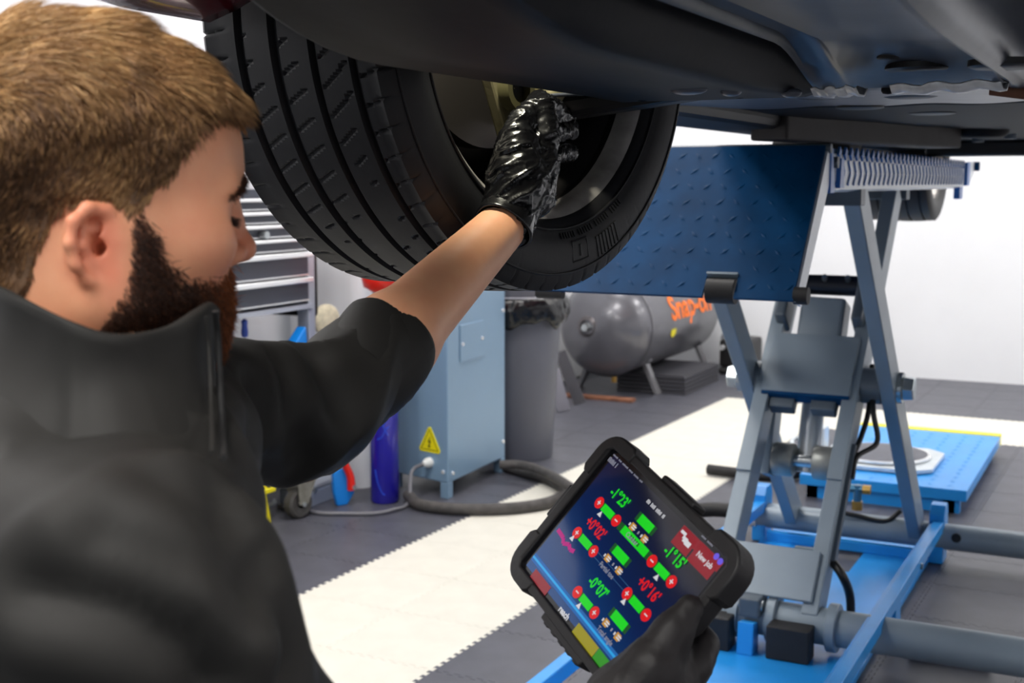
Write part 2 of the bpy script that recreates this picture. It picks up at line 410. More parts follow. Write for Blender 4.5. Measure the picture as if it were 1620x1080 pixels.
MB().prism([(-0.03, 0.0), (0.02, 0.0), (0.055, 0.05), (0.05, 0.12), (0.0, 0.17), (-0.05, 0.16), (-0.045, 0.06)], (g0[0] - 0.02, g0[1], 0.0), (0.45, 0.89, 0), (0, 0, 1), 0.03).build('tool_body', MATS['bright_blue'], t, bevel=0.006)
ux = np.array([0.45, 0.89, 0])
hp = smoothpath([np.array([g0[0], g0[1], 0]) + ux * a + ZU * b for a, b in ((0.025, 0.07), (0.02, 0.13), (-0.005, 0.19), (-0.02, 0.235), (0.0, 0.265), (0.025, 0.245))], 24)
MB().tube(hp + np.array([0.02, -0.01, 0]), np.linspace(0.02, 0.012, 24), 10).build('tool_handle', RED, t, smooth=60)
MB().cyl(np.array([g0[0] + 0.03, g0[1], 0.085]) + ux * 0.02, np.array([g0[0] + 0.05, g0[1] - 0.02, 0.085]) + ux * 0.02, 0.01).build('rivet', STEEL, t, smooth=30)

# blue gas bottle with red cap
gb = onz(604, 798, 0.0); gx, gy = gb[0] - 0.02, gb[1] + 0.06
t = thing('gas_bottle', (gx, gy, 0), 'slim dark blue gas bottle with a red domed cap beside the grey-blue electrical cabinet', 'gas bottle')
GB = M('ultramarine_enamel', (36, 30, 168), 0.25, coat=0.4)
MB().lathe([(0.058, 0.0), (0.066, 0.01), (0.066, 0.84), (0.06, 0.875), (0.04, 0.89)], (gx, gy, 0), ZU, 32, True).build('cylinder_body', GB, t, smooth=40)
MB().lathe([(0.04, 0.885), (0.075, 0.9), (0.075, 0.915), (0.05, 0.925)], (gx, gy, 0), ZU, 28, True).build('neck_collar', M('beige_collar', (196, 160, 132), 0.5), t, smooth=40)
MB().lathe([(0.045, 0.92), (0.045, 0.965)], (gx, gy, 0), ZU, 24, True).build('valve_neck', M('pale_grey_collar', (190, 192, 198), 0.5), t, smooth=40)
MB().lathe([(0.045, 0.962), (0.085, 0.985), (0.095, 1.03), (0.085, 1.08), (0.05, 1.11), (0.001, 1.12)], (gx, gy, 0), ZU, 28).build('red_cap', RED, t, smooth=60)
# pale swirling print on the bottle
sw = MB(); LB = M('pale_blue_print', (40, 84, 220), 0.3)
def ring_pt(a, z, r=0.0672): return np.array([gx + r * math.cos(a), gy + r * math.sin(a), z])
a0 = math.atan2(-gy, -gx)
for pts in (((-0.5, 0.47), (-0.2, 0.52), (0.1, 0.50), (0.3, 0.44), (0.1, 0.38), (-0.1, 0.36)), ((-0.6, 0.43), (-0.25, 0.39), (0.0, 0.35), (0.25, 0.32)), ((0.35, 0.36), (0.1, 0.345), (-0.2, 0.31), (-0.5, 0.30)), ((-0.7, 0.16), (-0.5, 0.10), (-0.2, 0.055), (0.0, 0.045)), ((0.1, 0.56), (0.2, 0.62), (-0.1, 0.68), (-0.4, 0.74))):
    sw.tube([ring_pt(a0 + a, z) for a, z in smoothpath([(a, z, 0) for a, z in pts], 16)[:, :2]], 0.0022, 6)
stuff(sw.build('printed_swirl', LB, t, smooth=60))

# ------------------------------------------------------------------ electrical cabinet of the lift
CAB = M('pale_blue_grey_enamel', (128, 158, 184), 0.38, metal=0.15, var=(3, 0.03))
cA = onz(709, 790, 0.0)
ang = -0.06
ex = np.array([math.cos(0.04), math.sin(0.04), 0]); ey = np.array([math.sin(0.045), math.cos(0.045), 0])
ex = np.array([math.cos(-0.25), math.sin(-0.25), 0]); ey = np.array([math.sin(-0.045), math.cos(-0.045), 0])
W_, D_ = 0.385, 0.63
c00 = cA - ex * W_
t = thing('electrical_cabinet', tuple(c00 + ex * W_ / 2 + ey * D_ / 2), 'grey-blue sheet steel electrical cabinet on short feet with a yellow warning triangle', 'electrical cabinet')
def cabp(a, b, z): return c00 + ex * a + ey * b + ZU * z
MB().prism([(0, 0), (W_, 0), (W_, D_), (0, D_)], cabp(0, 0, 0.075), ex, ey, 1.0).build('cabinet_body', CAB, t, bevel=0.006)
for a in (0.0, W_ - 0.05):
    for b in (0.0, D_ - 0.05):
        MB().prism([(0, 0), (0.05, 0), (0.05, 0.05), (0, 0.05)], cabp(a, b, 0), ex, ey, 0.075).build('foot', CAB, t, bevel=0.003)
ap = MB().prism([(0.125, 0.62), (0.375, 0.62), (0.375, 0.795), (0.125, 0.795)], cabp(W_, 0, 0), ey, ZU, 0.006).build('access_panel', CAB, t, bevel=0.003)
for b, z in ((0.145, 0.705), (0.355, 0.71)):
    MB().cyl(cabp(W_ + 0.005, b, z), cabp(W_ + 0.012, b, z), 0.010, 0.008, 14).build('screw', CHROME, ap, smooth=40)
for b, z in ((0.60, 0.82), (0.60, 0.16), (0.045, 0.115)):
    MB().cyl(cabp(W_ - 0.001, b, z), cabp(W_ + 0.008, b, z), 0.010, 0.008, 14).build('screw', CHROME, t, smooth=40)
MB().cyl(cabp(W_ - 0.03, 0.001, 0.125), cabp(W_ - 0.03, -0.008, 0.125), 0.010, 0.008, 14).build('screw', CHROME, t, smooth=40)
wc = cabp(W_ - 0.115, 0, 0.25)
tri = []
for k in range(3):
    a_ = math.radians(90 + 120 * k)
    for q in (-12, 0, 12):
        tri.append((0.064 * math.cos(a_) + 0.012 * math.cos(a_ + math.radians(q * 4)), 0.064 * math.sin(a_) + 0.012 * math.sin(a_ + math.radians(q * 4))))
sg = MB().prism(tri, wc, ex, ZU, 0.003).build('warning_sign', YELLOW, t)
nrm = np.cross(ex, ZU)
def flat(pts, off, mat, name, par, o, u, v, n): return MB().add([o + u * a + v * b + n * off for a, b in pts], [tuple(range(len(pts)))]).build(name, mat, par, recalc=False)
edge = MB()
for k in range(3):
    a_ = math.radians(90 + 120 * k); b_ = math.radians(90 + 120 * (k + 1))
    p, q = np.array([math.cos(a_), math.sin(a_)]), np.array([math.cos(b_), math.sin(b_)])
    edge.add([wc + ex * x[0] + ZU * x[1] + nrm * 0.0036 for x in (p * 0.066, q * 0.066, q * 0.060, p * 0.060)], [(0, 1, 2, 3)])
edge.build('sign_border', BLACK, sg, recalc=False)
flat([(0.008, 0.036), (-0.012, 0.002), (-0.001, 0.004), (-0.006, -0.014), (-0.011, -0.010), (-0.004, -0.026), (0.008, -0.013), (0.0, -0.013), (0.010, 0.012), (0.0, 0.010)], 0.0038, BLACK, 'lightning_bolt', sg, wc, ex, ZU, nrm)
sc0 = cabp(W_ - 0.115, 0, 0.158)
MB().lathe([(0.024, 0), (0.024, 0.02), (0.018, 0.03), (0.012, 0.045)], sc0, nrm, 20, True).build('cable_gland', M('white_nylon', (226, 228, 226), 0.4), t, smooth=40)
cb = [sc0 + nrm * 0.045, sc0 + nrm * 0.09 - ZU * 0.035 - ex * 0.03, onz(646, 795, 0.016), onz(622, 806, 0.012), onz(590, 812, 0.010), onz(540, 812, 0.010), onz(505, 811, 0.010), onz(440, 800, 0.010)]
tag(MB().tube(smoothpath(cb, 60), 0.009, 10).build('power_cable', M('grey_cable', (112, 112, 118), 0.5), smooth=60), 'grey power cable hanging from the cabinet gland and running along the floor', 'cable')
# thick black hose coiled round the cabinet
hz = 0.027
hp = [(800, 738), (835, 748), (868, 758), (893, 774), (880, 790), (840, 800), (780, 805), (710, 804), (662, 797), (646, 783)]
hp = [onz(x, y, hz) for x, y in hp]
tag(MB().tube(smoothpath(hp, 90), 0.026, 12).build('thick_hose', M('dirty_hose_rubber', (72, 69, 68), 0.7, var=(25, 0.25), bump=(120, 0.3)), smooth=60), 'thick dirty black hose looping on the floor round the cabinet feet', 'hose')
hp2 = [onz(x, y, 0.026) for x, y in ((806, 752), (830, 762), (852, 772), (866, 768), (880, 760), (895, 768), (925, 772), (960, 768))]
hp2 = [onz(x, y, 0.085) for x, y in ((790, 735), (822, 735), (850, 742), (880, 756), (905, 772))] + [onz(x, y, 0.026) for x, y in ((930, 790), (960, 800))]
tag(MB().tube(smoothpath(hp2, 60), 0.022, 12).build('thin_hose', MATS['dirty_hose_rubber'], smooth=60), 'thinner dark hose lying over the thick hose beside the bin', 'hose')

# ------------------------------------------------------------------ bin and liner
bx, by = onz(811, 736, 0.0)[:2] * 1.037; by += 0.03
BINM = M('bin_grey_plastic', (92, 94, 104), 0.5, var=(4, 0.04), bump=(80, 0.08))
t = thing('waste_bin', (bx, by, 0), 'tall round grey plastic waste bin between the electrical cabinet and the pressure tank', 'bin')
MB().lathe([(0.001, 0.0), (0.195, 0.0), (0.2, 0.015), (0.246, 0.80), (0.262, 0.805), (0.262, 0.84), (0.245, 0.842), (0.235, 0.80), (0.19, 0.03), (0.001, 0.025)], (bx, by, 0), ZU, 48).build('bin_body', BINM, t, smooth=40)
MB().lathe([(0.262, 0.845), (0.268, 0.85), (0.268, 0.862), (0.255, 0.868)], (bx, by, 0), ZU, 48).build('rim', M('bin_rim_pale', (168, 168, 176), 0.35), t, smooth=40)
MB().lathe([(0.25, 0.862), (0.246, 0.90), (0.235, 1.02), (0.15, 1.10), (0.001, 1.12)], (bx, by, 0), ZU, 48).build('lid', M('bin_lid_grey', (84, 84, 92), 0.5), t, smooth=40)
G = []
for i in range(9):
    row = []
    for j in range(121):
        a_ = 2 * math.pi * j / 120; z = 0.862 - i * 0.0165
        wv = mnoise.noise(Vector((math.cos(a_) * 4, math.sin(a_) * 4, z * 14))) * 0.022 + mnoise.noise(Vector((math.cos(a_) * 11, math.sin(a_) * 11, z * 30))) * 0.012
        lowz = z + (0.02 * math.sin(a_ * 7) + 0.014 * math.sin(a_ * 12 + 1)) * (i / 8)
        r = 0.271 + 0.012 * math.sin(min(1, i / 8) * math.pi) + (abs(wv) if i > 0 else 0)
        row.append((bx + r * math.cos(a_), by + r * math.sin(a_), lowz))
    G.append(row)
tag(MB().grid(G).build('bin_liner', M('black_polythene', (14, 14, 17), 0.2, bump=(18, 0.7, 0.012)), smooth=180, solid=0.002), 'crumpled shiny black bin liner folded over the rim of the waste bin', 'bin liner')

# ------------------------------------------------------------------ pressure tank
TKX, TKZ, TKR = -3.28, 0.47, 0.335
TANK = M('graphite_tank_paint', (98, 98, 104), 0.28, metal=0.35, var=(4, 0.08), coat=0.2)
t = thing('pressure_tank', (TKX, 8.5, 0), 'large horizontal graphite grey compressed air tank on angled steel feet with orange lettering', 'air tank')
prof = [(0.002, -0.17), (0.10, -0.16), (0.2, -0.125), (0.28, -0.07), (0.32, -0.02), (TKR, 0.03), (TKR, 1.45), (0.32, 1.5), (0.28, 1.55), (0.2, 1.6), (0.1, 1.63), (0.002, 1.64)]
MB().lathe(prof, (TKX, 7.88, TKZ), (0, 1, 0), 56).build('tank_shell', TANK, t, smooth=35)
MB().lathe([(TKR + 0.001, 0.02), (TKR + 0.004, 0.03), (TKR + 0.001, 0.045)], (TKX, 7.88, TKZ), (0, 1, 0), 56).build('weld_seam', TANK, t, smooth=60)
MB().lathe([(0.045, 0.0), (0.075, 0.02), (0.075, 0.06), (0.05, 0.075), (0.045, 0.03), (0.002, 0.02)], (TKX - 0.06, 7.78, TKZ + 0.02), (0, -1, 0), 28).build('inspection_port', M('port_steel', (92, 88, 90), 0.35, metal=0.6), t, smooth=40)
MB().cyl((TKX - 0.06, 7.72, TKZ + 0.02), (TKX - 0.06, 7.66, TKZ + 0.02), 0.03, 0.025, 6).build('port_plug', STEEL, t)
for y in (8.12, 9.22):
    for sx in (-1, 1):
        MB().beam((TKX + sx * 0.2, y, 0.22), (TKX + sx * 0.30, y, 0.0), 0.03, 0.07).build('foot', M('tank_foot_grey', (126, 126, 130), 0.45, metal=0.3), t, bevel=0.003)
        MB().ell((TKX + sx * 0.19, y, 0.235), (0.06, 0.08, 0.03), 12, 8).build('foot_pad', TANK, t, smooth=180)
MB().box((TKX - 0.1, 8.2, TKZ + TKR - 0.01), (TKX + 0.1, 8.6, TKZ + TKR + 0.04)).build('top_bracket', M('cream_bracket', (196, 188, 160), 0.5), t, bevel=0.004)
MB().cyl((TKX, 8.05, TKZ - TKR - 0.06), (TKX, 8.05, TKZ - TKR + 0.02), 0.02).build('drain_valve', BRASS, t, smooth=30)
# lettering wrapped on the shell, facing +X
def on_tank(ang_, y, off=0.003):
    return np.array([TKX + (TKR + off) * math.cos(ang_), y, TKZ + (TKR + off) * math.sin(ang_)])
def tank_text(txt, size, y0, a0_, mat, name, bold):
    cu = bpy.data.curves.new('text_curve', 'FONT'); cu.body = txt; cu.size = size; cu.align_x = 'CENTER'; cu.align_y = 'CENTER'; cu.offset = bold; cu.resolution_u = 3
    to = bpy.data.objects.new('text_tmp', cu); COL.objects.link(to); dg = bpy.context.evaluated_depsgraph_get()
    me = bpy.data.meshes.new_from_object(to.evaluated_get(dg)); bpy.data.objects.remove(to)
    V = [on_tank(a0_ + q.co[1] / TKR, y0 + q.co[0] * 1.15, 0.004) for q in me.vertices]; f = [tuple(p.vertices) for p in me.polygons]
    return MB().add(V, f).build(name, mat, t, recalc=False)
ORANGE = M('orange_print', (255, 120, 12), 0.5)
tank_text('Snap-on', 0.235, 8.72, 0.30, ORANGE, 'lettering', 0.006)
ys = MB().add([on_tank(-0.20 + da, 8.32 + dy, 0.004) for dy, da in ((-0.05, 0.1), (0.05, 0.1), (0.05, -0.02), (0.0, -0.09), (-0.05, -0.02))], [(0, 1, 2, 3, 4)])
ys.build('yellow_sticker', YELLOW, t, recalc=False)
# small compressor motor and fittings at the far end
for k in range(4):
    m0 = onx(1128 + k * 9, 552 - k * 3, -2.86)
pm = thing('pump_motor', (-2.80, 9.35, 0), 'small black pump with bright bolts on the floor at the far end of the tank', 'pump')
MB().box((-2.91, 9.25, 0.05), (-2.67, 9.6, 0.26)).box((-2.90, 9.2, 0.0), (-2.70, 9.6, 0.05)).build('pump_housing', BLACK, pm, bevel=0.02)
for k in range(4):
    MB().cyl((-2.88 + k * 0.06, 9.25, 0.2 + 0.02 * (k % 2)), (-2.88 + k * 0.06, 9.215, 0.2 + 0.02 * (k % 2)), 0.022, 0.018, 12).build('bolt_head', CHROME, pm, smooth=40)
hs = smoothpath([(-2.88, 9.3, 0.72), (-2.84, 9.3, 0.5), (-2.86, 9.28, 0.35), (-2.9, 9.3, 0.26)], 24)
MB().tube(hs, 0.018, 8).build('pump_hose', M('pale_grey_hose', (150, 152, 160), 0.4), pm, smooth=60)
# stacked dark mats
ma = onz(1058, 628, 0.0)
for k in range(5):
    lab = ['lowest dark rubber tray in the stack under the tank', 'second dark rubber tray from the floor in the stack under the tank', 'middle dark rubber tray in the stack under the tank', 'dark rubber tray just below the top of the stack under the tank', 'topmost dark rubber tray of the stack under the tank'][k]
    x0, y0 = ma[0] - 0.42, ma[1] + 0.10
    q = MB(); z = k * 0.027
    q.box((x0, y0, z), (x0 + 0.5, y0 + 0.75, z + 0.022)); q.box((x0 + 0.02, y0 + 0.02, z + 0.022), (x0 + 0.48, y0 + 0.73, z + 0.0265))
    tag(q.build('rubber_tray', M('dark_tray_rubber', (58, 58, 64), 0.5), bevel=0.008), lab, 'tray', 'rubber trays stacked under the tank')
pb = onz(1018, 628, 0.0)
tag(MB().box((-3.55, 7.72, 0.0), (-3.02, 7.80, 0.022)).build('plank', RUST, bevel=0.003), 'rusty brown strip lying on the floor in front of the tank', 'strip')
# leaning bars by the bin
for k, (p0, p1) in enumerate((((893, 652), (876, 585)), ((918, 640), (886, 556)))):
    a_ = onz(p0[0], p0[1], 0.0); hgt = 0.30 if k == 0 else 0.38
    dpt = np.dot(a_ - CAM, FWD)
    b_ = at(p1[0], p1[1], dpt + 0.06)
    mb = MB(); d_ = unit(b_ - a_); sd = unit(np.cross(d_, FH))
    mb.beam(a_ + ZU * 0.008, b_, 0.075, 0.006, sd); mb.beam(a_ + ZU * 0.008 + sd * 0.035, b_ + sd * 0.035, 0.012, 0.03, sd)
    tag(mb.build('angle_bar', M('grey_angle_bar', (112, 112, 122), 0.4, metal=0.4) if k == 0 else M('dark_angle_bar', (66, 66, 72), 0.4, metal=0.4), bevel=0.002), ('pale grey metal angle bar leaning beside the waste bin' if k == 0 else 'dark metal angle bar leaning against the front of the tank'), 'metal bar')

# ------------------------------------------------------------------ blue ramp platform and turnplate beyond the lift
px0, px1, py0, py1 = -1.40, -0.665, 5.72, 7.05
t = thing('ramp_platform', ((px0 + px1) / 2, (py0 + py1) / 2, 0), 'low bright blue steel ramp with a yellow far edge on the floor behind the lift', 'ramp')
MB().prism([(0.0, 0.06), (0.0, 0.11), (py1 - py0, 0.11), (py1 - py0, 0.06)], (px0, py0, 0), (0, 1, 0), (0, 0, 1), px1 - px0).build('top_plate', BLUE, t, bevel=0.003)
MB().box((px0 + 0.03, py0 + 0.02, 0.0), (px1 - 0.03, py0 + 0.06, 0.06)).box((px0 + 0.03, py0 + 0.02, 0.0), (px0 + 0.08, py1, 0.06)).box((px1 - 0.1, py0 + 0.02, 0.0), (px1 - 0.05, py1 - 0.05, 0.06)).box((px0 + 0.03, py1 - 0.06, 0.0), (px1 - 0.03, py1 - 0.02, 0.06)).build('underframe', BLUE, t)
MB().box((px0, py1 + 0.001, 0.055), (px1, py1 + 0.07, 0.115)).build('yellow_edge', YELLOW, t, bevel=0.004)
tr = MB()
for i in range(8):
    for j in range(14):
        c_ = np.array([px0 + 0.06 + i * 0.085, py0 + 0.06 + j * 0.09, 0.1105]); a_ = 0.7 if (i + j) % 2 else -0.7
        u_ = np.array([math.cos(a_), math.sin(a_), 0]); v_ = np.array([-u_[1], u_[0], 0])
        tr.add([c_ - u_ * 0.018, c_ - v_ * 0.005 + ZU * 0.001, c_ + u_ * 0.018, c_ + v_ * 0.005 + ZU * 0.001, c_ + ZU * 0.003], [(0, 1, 4), (1, 2, 4), (2, 3, 4), (3, 0, 4)])
stuff(tr.build('tread_pattern', BLUE, t))
tpx, tpy = -1.12, 6.18
t = thing('turnplate', (tpx, tpy, 0.113), 'round dark turnplate in a pale galvanised square frame on the blue ramp platform', 'turnplate')
GALV = M('galvanised_plate', (206, 214, 220), 0.35, metal=0.35, var=(12, 0.08))
MB().prism([(-0.27, -0.19), (-0.19, -0.27), (0.19, -0.27), (0.27, -0.19), (0.27, 0.19), (0.19, 0.27), (-0.19, 0.27), (-0.27, 0.19)], (tpx, tpy, 0.1145), (1, 0, 0), (0, 1, 0), 0.02).build('base_frame', GALV, t, bevel=0.003)
MB().lathe([(0.001, 0.135), (0.2, 0.135), (0.215, 0.139), (0.215, 0.150), (0.2, 0.153), (0.001, 0.153)], (tpx, tpy, 0), ZU, 40).build('turning_disc', M('dark_disc', (86, 88, 98), 0.5, var=(20, 0.1)), t, smooth=40)
MB().lathe([(0.217, 0.136), (0.232, 0.14), (0.232, 0.15), (0.217, 0.151)], (tpx, tpy, 0), ZU, 40).build('scale_ring', CHROME, t, smooth=40)
for y_ in (0.29,):
    MB().tube(smoothpath([(tpx - 0.3, tpy - 0.12, 0.125), (tpx - 0.40, tpy - 0.10, 0.16), (tpx - 0.43, tpy, 0.175), (tpx - 0.40, tpy + 0.10, 0.16), (tpx - 0.3, tpy + 0.12, 0.125)], 24), 0.012, 8).build('carry_handle', GALV, t, smooth=60)
MB().box((tpx - 0.36, tpy + 0.02, 0.114), (tpx - 0.28, tpy + 0.12, 0.24)).build('locking_pin_block', GALV, t, bevel=0.004)
hq = [onz(x, y, 0.03) for x, y in ((1120, 742), (1160, 747), (1200, 752), (1235, 754), (1262, 748), (1290, 744))]
tag(MB().tube(smoothpath(hq, 40), 0.026, 10).build('black_hose', RUBBER, smooth=60), 'black hose on the dark floor behind the left lift legs', 'hose')
# ------------------------------------------------------------------ scissor lift
L = thing('scissor_lift', (-1.02, 4.3, 0), 'raised blue and grey scissor lift with a hanging tread plate flap, carrying the car', 'vehicle lift')
RX, LX = -0.70, -1.34
# base
bp = MB()
hx0, hx1, hy0, hy1 = -1.135, -0.935, 4.60, 4.95
for a, b in (((LX, 2.5, 0.003), (RX, hy0, 0.022)), ((LX, hy1, 0.003), (RX, 5.12, 0.022)), ((LX, hy0, 0.003), (hx0, hy1, 0.022)), ((hx1, hy0, 0.003), (RX, hy1, 0.022))): bp.box(a, b)
bp.build('base_plate', BLUE, L)
for k in range(3):
    x_ = -0.98 + k * 0.06
    MB().box((x_, 2.6, 0.0222), (x_ + 0.006, 3.35, 0.0235)).build('scuff_groove', M('dark_scuff', (30, 60, 90), 0.6), L)
for x_, xs in ((RX + 0.025, 1), (LX - 0.025, -1)):
    MB().prism([(0, 0.125), (0.05, 0.125), (0.05, 0.17), (0.012, 0.17), (0.012, 0.16), (0.0, 0.16)], (x_ - 0.025, 2.5, 0), (1, 0, 0), (0, 0, 1), -2.42).build('side_rail', BLUE, L, bevel=0.003)
    for yy in (2.7, 3.98):
        MB().box((x_ - 0.018, yy, 0.003), (x_ + 0.018, yy + 0.09, 0.126)).build('rail_post', BLUE, L, bevel=0.003)
    MB().prism([(-0.05, 0.0), (0.05, 0.0), (0.05, 0.19), (0.03, 0.225), (-0.03, 0.225), (-0.05, 0.19)], (x_ - 0.028, 4.965, 0.003), (0, 1, 0), (0, 0, 1), 0.056).build('end_bracket', BLUE, L, bevel=0.004)
    MB().cyl((x_ + xs * 0.02, 4.4, 0.14), (x_ + xs * 0.032, 4.4, 0.14), 0.012, 0.012, 6).build('rail_bolt', STEEL, L)
MB().box((LX + 0.02, 4.87, 0.022), (RX - 0.01, 4.90, 0.06)).build('cross_rib', BLUE, L, bevel=0.003)
# torsion tubes
NY, FY, TZ = 3.75, 4.95, 0.105
MB().cyl((-1.18, NY, TZ), (0.9, NY, TZ), 0.056, None, 36).build('torsion_tube', GREY, L, smooth=30)
MB().cyl((-1.405, FY, TZ), (0.9, FY, TZ), 0.05, None, 36).build('torsion_tube', GREY, L, smooth=30)
MB().cyl((-1.43, FY, TZ), (-1.375, FY, TZ), 0.056, None, 28).build('tube_cap', CHROME, L, smooth=30)
MB().cyl((-0.60, FY - 0.051, TZ + 0.012), (-0.60, FY - 0.047, TZ + 0.012), 0.018, None, 20).build('grease_hole', BLACK, L, smooth=30)
for x_ in (-1.10, -0.985, -0.80):
    MB().lathe([(0.056, -0.015), (0.074, -0.015), (0.074, 0.015), (0.056, 0.015)], (x_, NY, TZ), (1, 0, 0), 36).build('collar', GREY, L, smooth=30, bevel=0.003)
MB().box((-1.075, NY - 0.085, 0.125), (-1.01, NY + 0.02, 0.185)).build('clevis', GREY_D, L, bevel=0.006)
MB().cyl((-1.08, NY - 0.05, 0.155), (-1.005, NY - 0.05, 0.155), 0.02).build('clevis_pin', STEEL, L, smooth=30)
MB().prism([(-0.03, 0), (0.04, 0), (0.03, 0.09), (-0.02, 0.10)], (-1.065, NY - 0.10, 0.022), (0, 1, 0), (0, 0, 1), 0.05).build('anchor_bracket', BLUE, L, bevel=0.003)
for a, b in ((-0.975, -0.845), (-1.165, -1.09)):
    MB().box((a, NY - 0.13, 0.023), (b, NY - 0.055, 0.125)).build('rubber_stop', RUBBER, L, bevel=0.004)
MB().prism([(0, 0), (0.22, 0), (0.22, 0.004), (0.004, 0.004), (0.004, 0.05), (0, 0.05)], (-0.60, 4.02, 0.002), (1, 0, 0), (0, 0, 1), -0.004).build('angle_strip', GREY, L)
MB().box((-0.60, 3.90, 0.003), (-0.36, 3.92, 0.045)).build('angle_strip', GREY, L)
# arms
def arm(name, x_, p0, p1, wd=0.05, dp=0.105, mat=GREY, bev=0.004):
    return MB().beam((x_, *p0), (x_, *p1), wd, dp, (1, 0, 0)).build(name, mat, L, bevel=bev)
ia, ib = (NY, TZ + 0.01), (4.84, 1.42)
oa, ob = (FY, TZ + 0.01), (3.60, 1.43)
dI = unit((0, ib[0] - ia[0], ib[1] - ia[1])); nI = np.array([0, -dI[2], dI[1]])    # nI faces the camera side
def onI(s, off=0.0, x_=0.0): return np.array([x_, ia[0], ia[1]]) + dI * s + nI * off
for x_ in (-0.868, -1.166):
    arm('inner_arm', x_, ia, ib)
    q0, q1 = onI(0.46, 0.056, x_), onI(1.15, 0.056, x_)
    MB().beam(q0, q1, 0.05, 0.012, (1, 0, 0)).build('arm_doubler', GREY, L, bevel=0.002)
for x_ in (-0.752, -1.23):
    arm('outer_arm', x_, oa, ob, 0.048, 0.10)
LI = np.linalg.norm(np.array(ib) - np.array(ia))
def cross_plate(s0, s1, off, th, x0, x1, mat, name):
    a, b = onI(s0, off, (x0 + x1) / 2), onI(s1, off, (x0 + x1) / 2)
    return MB().beam(a, b, abs(x1 - x0), th, (1, 0, 0)).build(name, mat, L, bevel=0.003)
cross_plate(0.765, 1.0, 0.066, 0.014, -1.165, -0.868, GREY, 'cross_plate')
cross_plate(0.755, 0.77, 0.045, 0.05, -1.165, -0.868, BLUE_D, 'plate_lip')
cross_plate(0.035, 0.205, 0.062, 0.012, -1.19, -0.865, GREY, 'lower_cross_plate')
MB().box((-0.955, 3.86, 0.29), (-0.89, 3.88, 0.31)).build('plate_tab', GREY, L, bevel=0.002)
# pivot
py_, pz_ = 4.285, 0.772
MB().cyl((-1.28, py_, pz_), (-1.15, py_, pz_), 0.026).build('pivot_shaft', GREY_D, L, smooth=30); MB().cyl((-0.885, py_, pz_), (-0.70, py_, pz_), 0.026).build('pivot_shaft', GREY_D, L, smooth=30)
for x0, x1, x2 in ((-0.727, -0.712, -0.675), (-1.255, -1.27, -1.31)):
    MB().cyl((x0, py_, pz_), (x1, py_, pz_), 0.052, None, 28).build('washer', STEEL, L, smooth=30)
    MB().cyl((x1, py_, pz_), (x2, py_, pz_), 0.044, 0.04, 6).build('pivot_nut', M('zinc_nut', (206, 216, 220), 0.25, metal=0.8), L, bevel=0.004)
for x_ in (-0.81, -1.198):
    MB().cyl((x_ - 0.012 * (1 if x_ < -1 else 2.6), py_, pz_), (x_ + 0.012 * (1 if x_ < -1 else 2.6), py_, pz_), 0.06, None, 28).build('spacer', GREY_D, L, smooth=30)
# top cross pin and hydraulic mount
sp_ = 1.215
pa = onI(sp_, 0.065)
MB().cyl((-1.15, pa[1], pa[2]), (-0.885, pa[1], pa[2]), 0.036, None, 28).build('mount_pin', M('dark_pin_steel', (44, 46, 54), 0.35, metal=0.5), L, smooth=30)
for x_ in (-0.885, -1.15):
    MB().beam(onI(sp_ - 0.17, 0.06, x_), onI(sp_ + 0.06, 0.06, x_), 0.04, 0.11, (1, 0, 0)).build('mount_cheek', GREY_D, L, bevel=0.01)
    MB().cyl((x_ - 0.02, pa[1], pa[2]), (x_ + 0.02, pa[1], pa[2]), 0.045, None, 24).build('pin_head', GREY_D, L, smooth=30)
for x_ in (-1.10, -0.94, -1.02):
    MB().cyl(onI(sp_, 0.10, x_), onI(sp_, 0.118, x_), 0.010, None, 10).build('grease_nipple', STEEL, L, smooth=30)
cy0 = np.array([-1.018, pa[1], pa[2]]); cyb = np.array([-1.03, 4.30, 0.45])
MB().beam(cy0 - ZU * 0.055, cy0 + (cyb - cy0) * 0.34, 0.155, 0.11, (1, 0, 0)).build('hydraulic_cylinder', GREY, L, bevel=0.012)
MB().cyl(cy0 + (cyb - cy0) * 0.25, cyb, 0.04).build('cylinder_rod', CHROME, L, smooth=30)
# rollers and links
rY, rZ = 4.25, 0.50
for x_, s_ in ((-1.095, -1), (-0.955, 1)):
    MB().lathe([(0.018, -0.035), (0.055, -0.035), (0.058, -0.03), (0.058, 0.03), (0.055, 0.035), (0.018, 0.035)], (x_, rY, rZ), (1, 0, 0), 36).build('roller', M('worn_roller_steel', (158, 160, 156), 0.42, metal=0.5, var=(15, 0.15)), L, smooth=35)
    xo = x_ + s_ * 0.055
    MB().beam((xo, rY - 0.01, rZ - 0.06), (xo, 4.36, 0.79), 0.03, 0.09, (1, 0, 0)).build('upper_link', GREY, L, bevel=0.004)
    MB().beam(onI(0.72, 0.02, x_), onI(0.88, 0.02, x_), 0.085, 0.05, (1, 0, 0)).build('link_lug', GREY_D, L, bevel=0.006)
MB().cyl((-1.19, rY, rZ), (-0.86, rY, rZ), 0.02).build('roller_pin', STEEL, L, smooth=30)
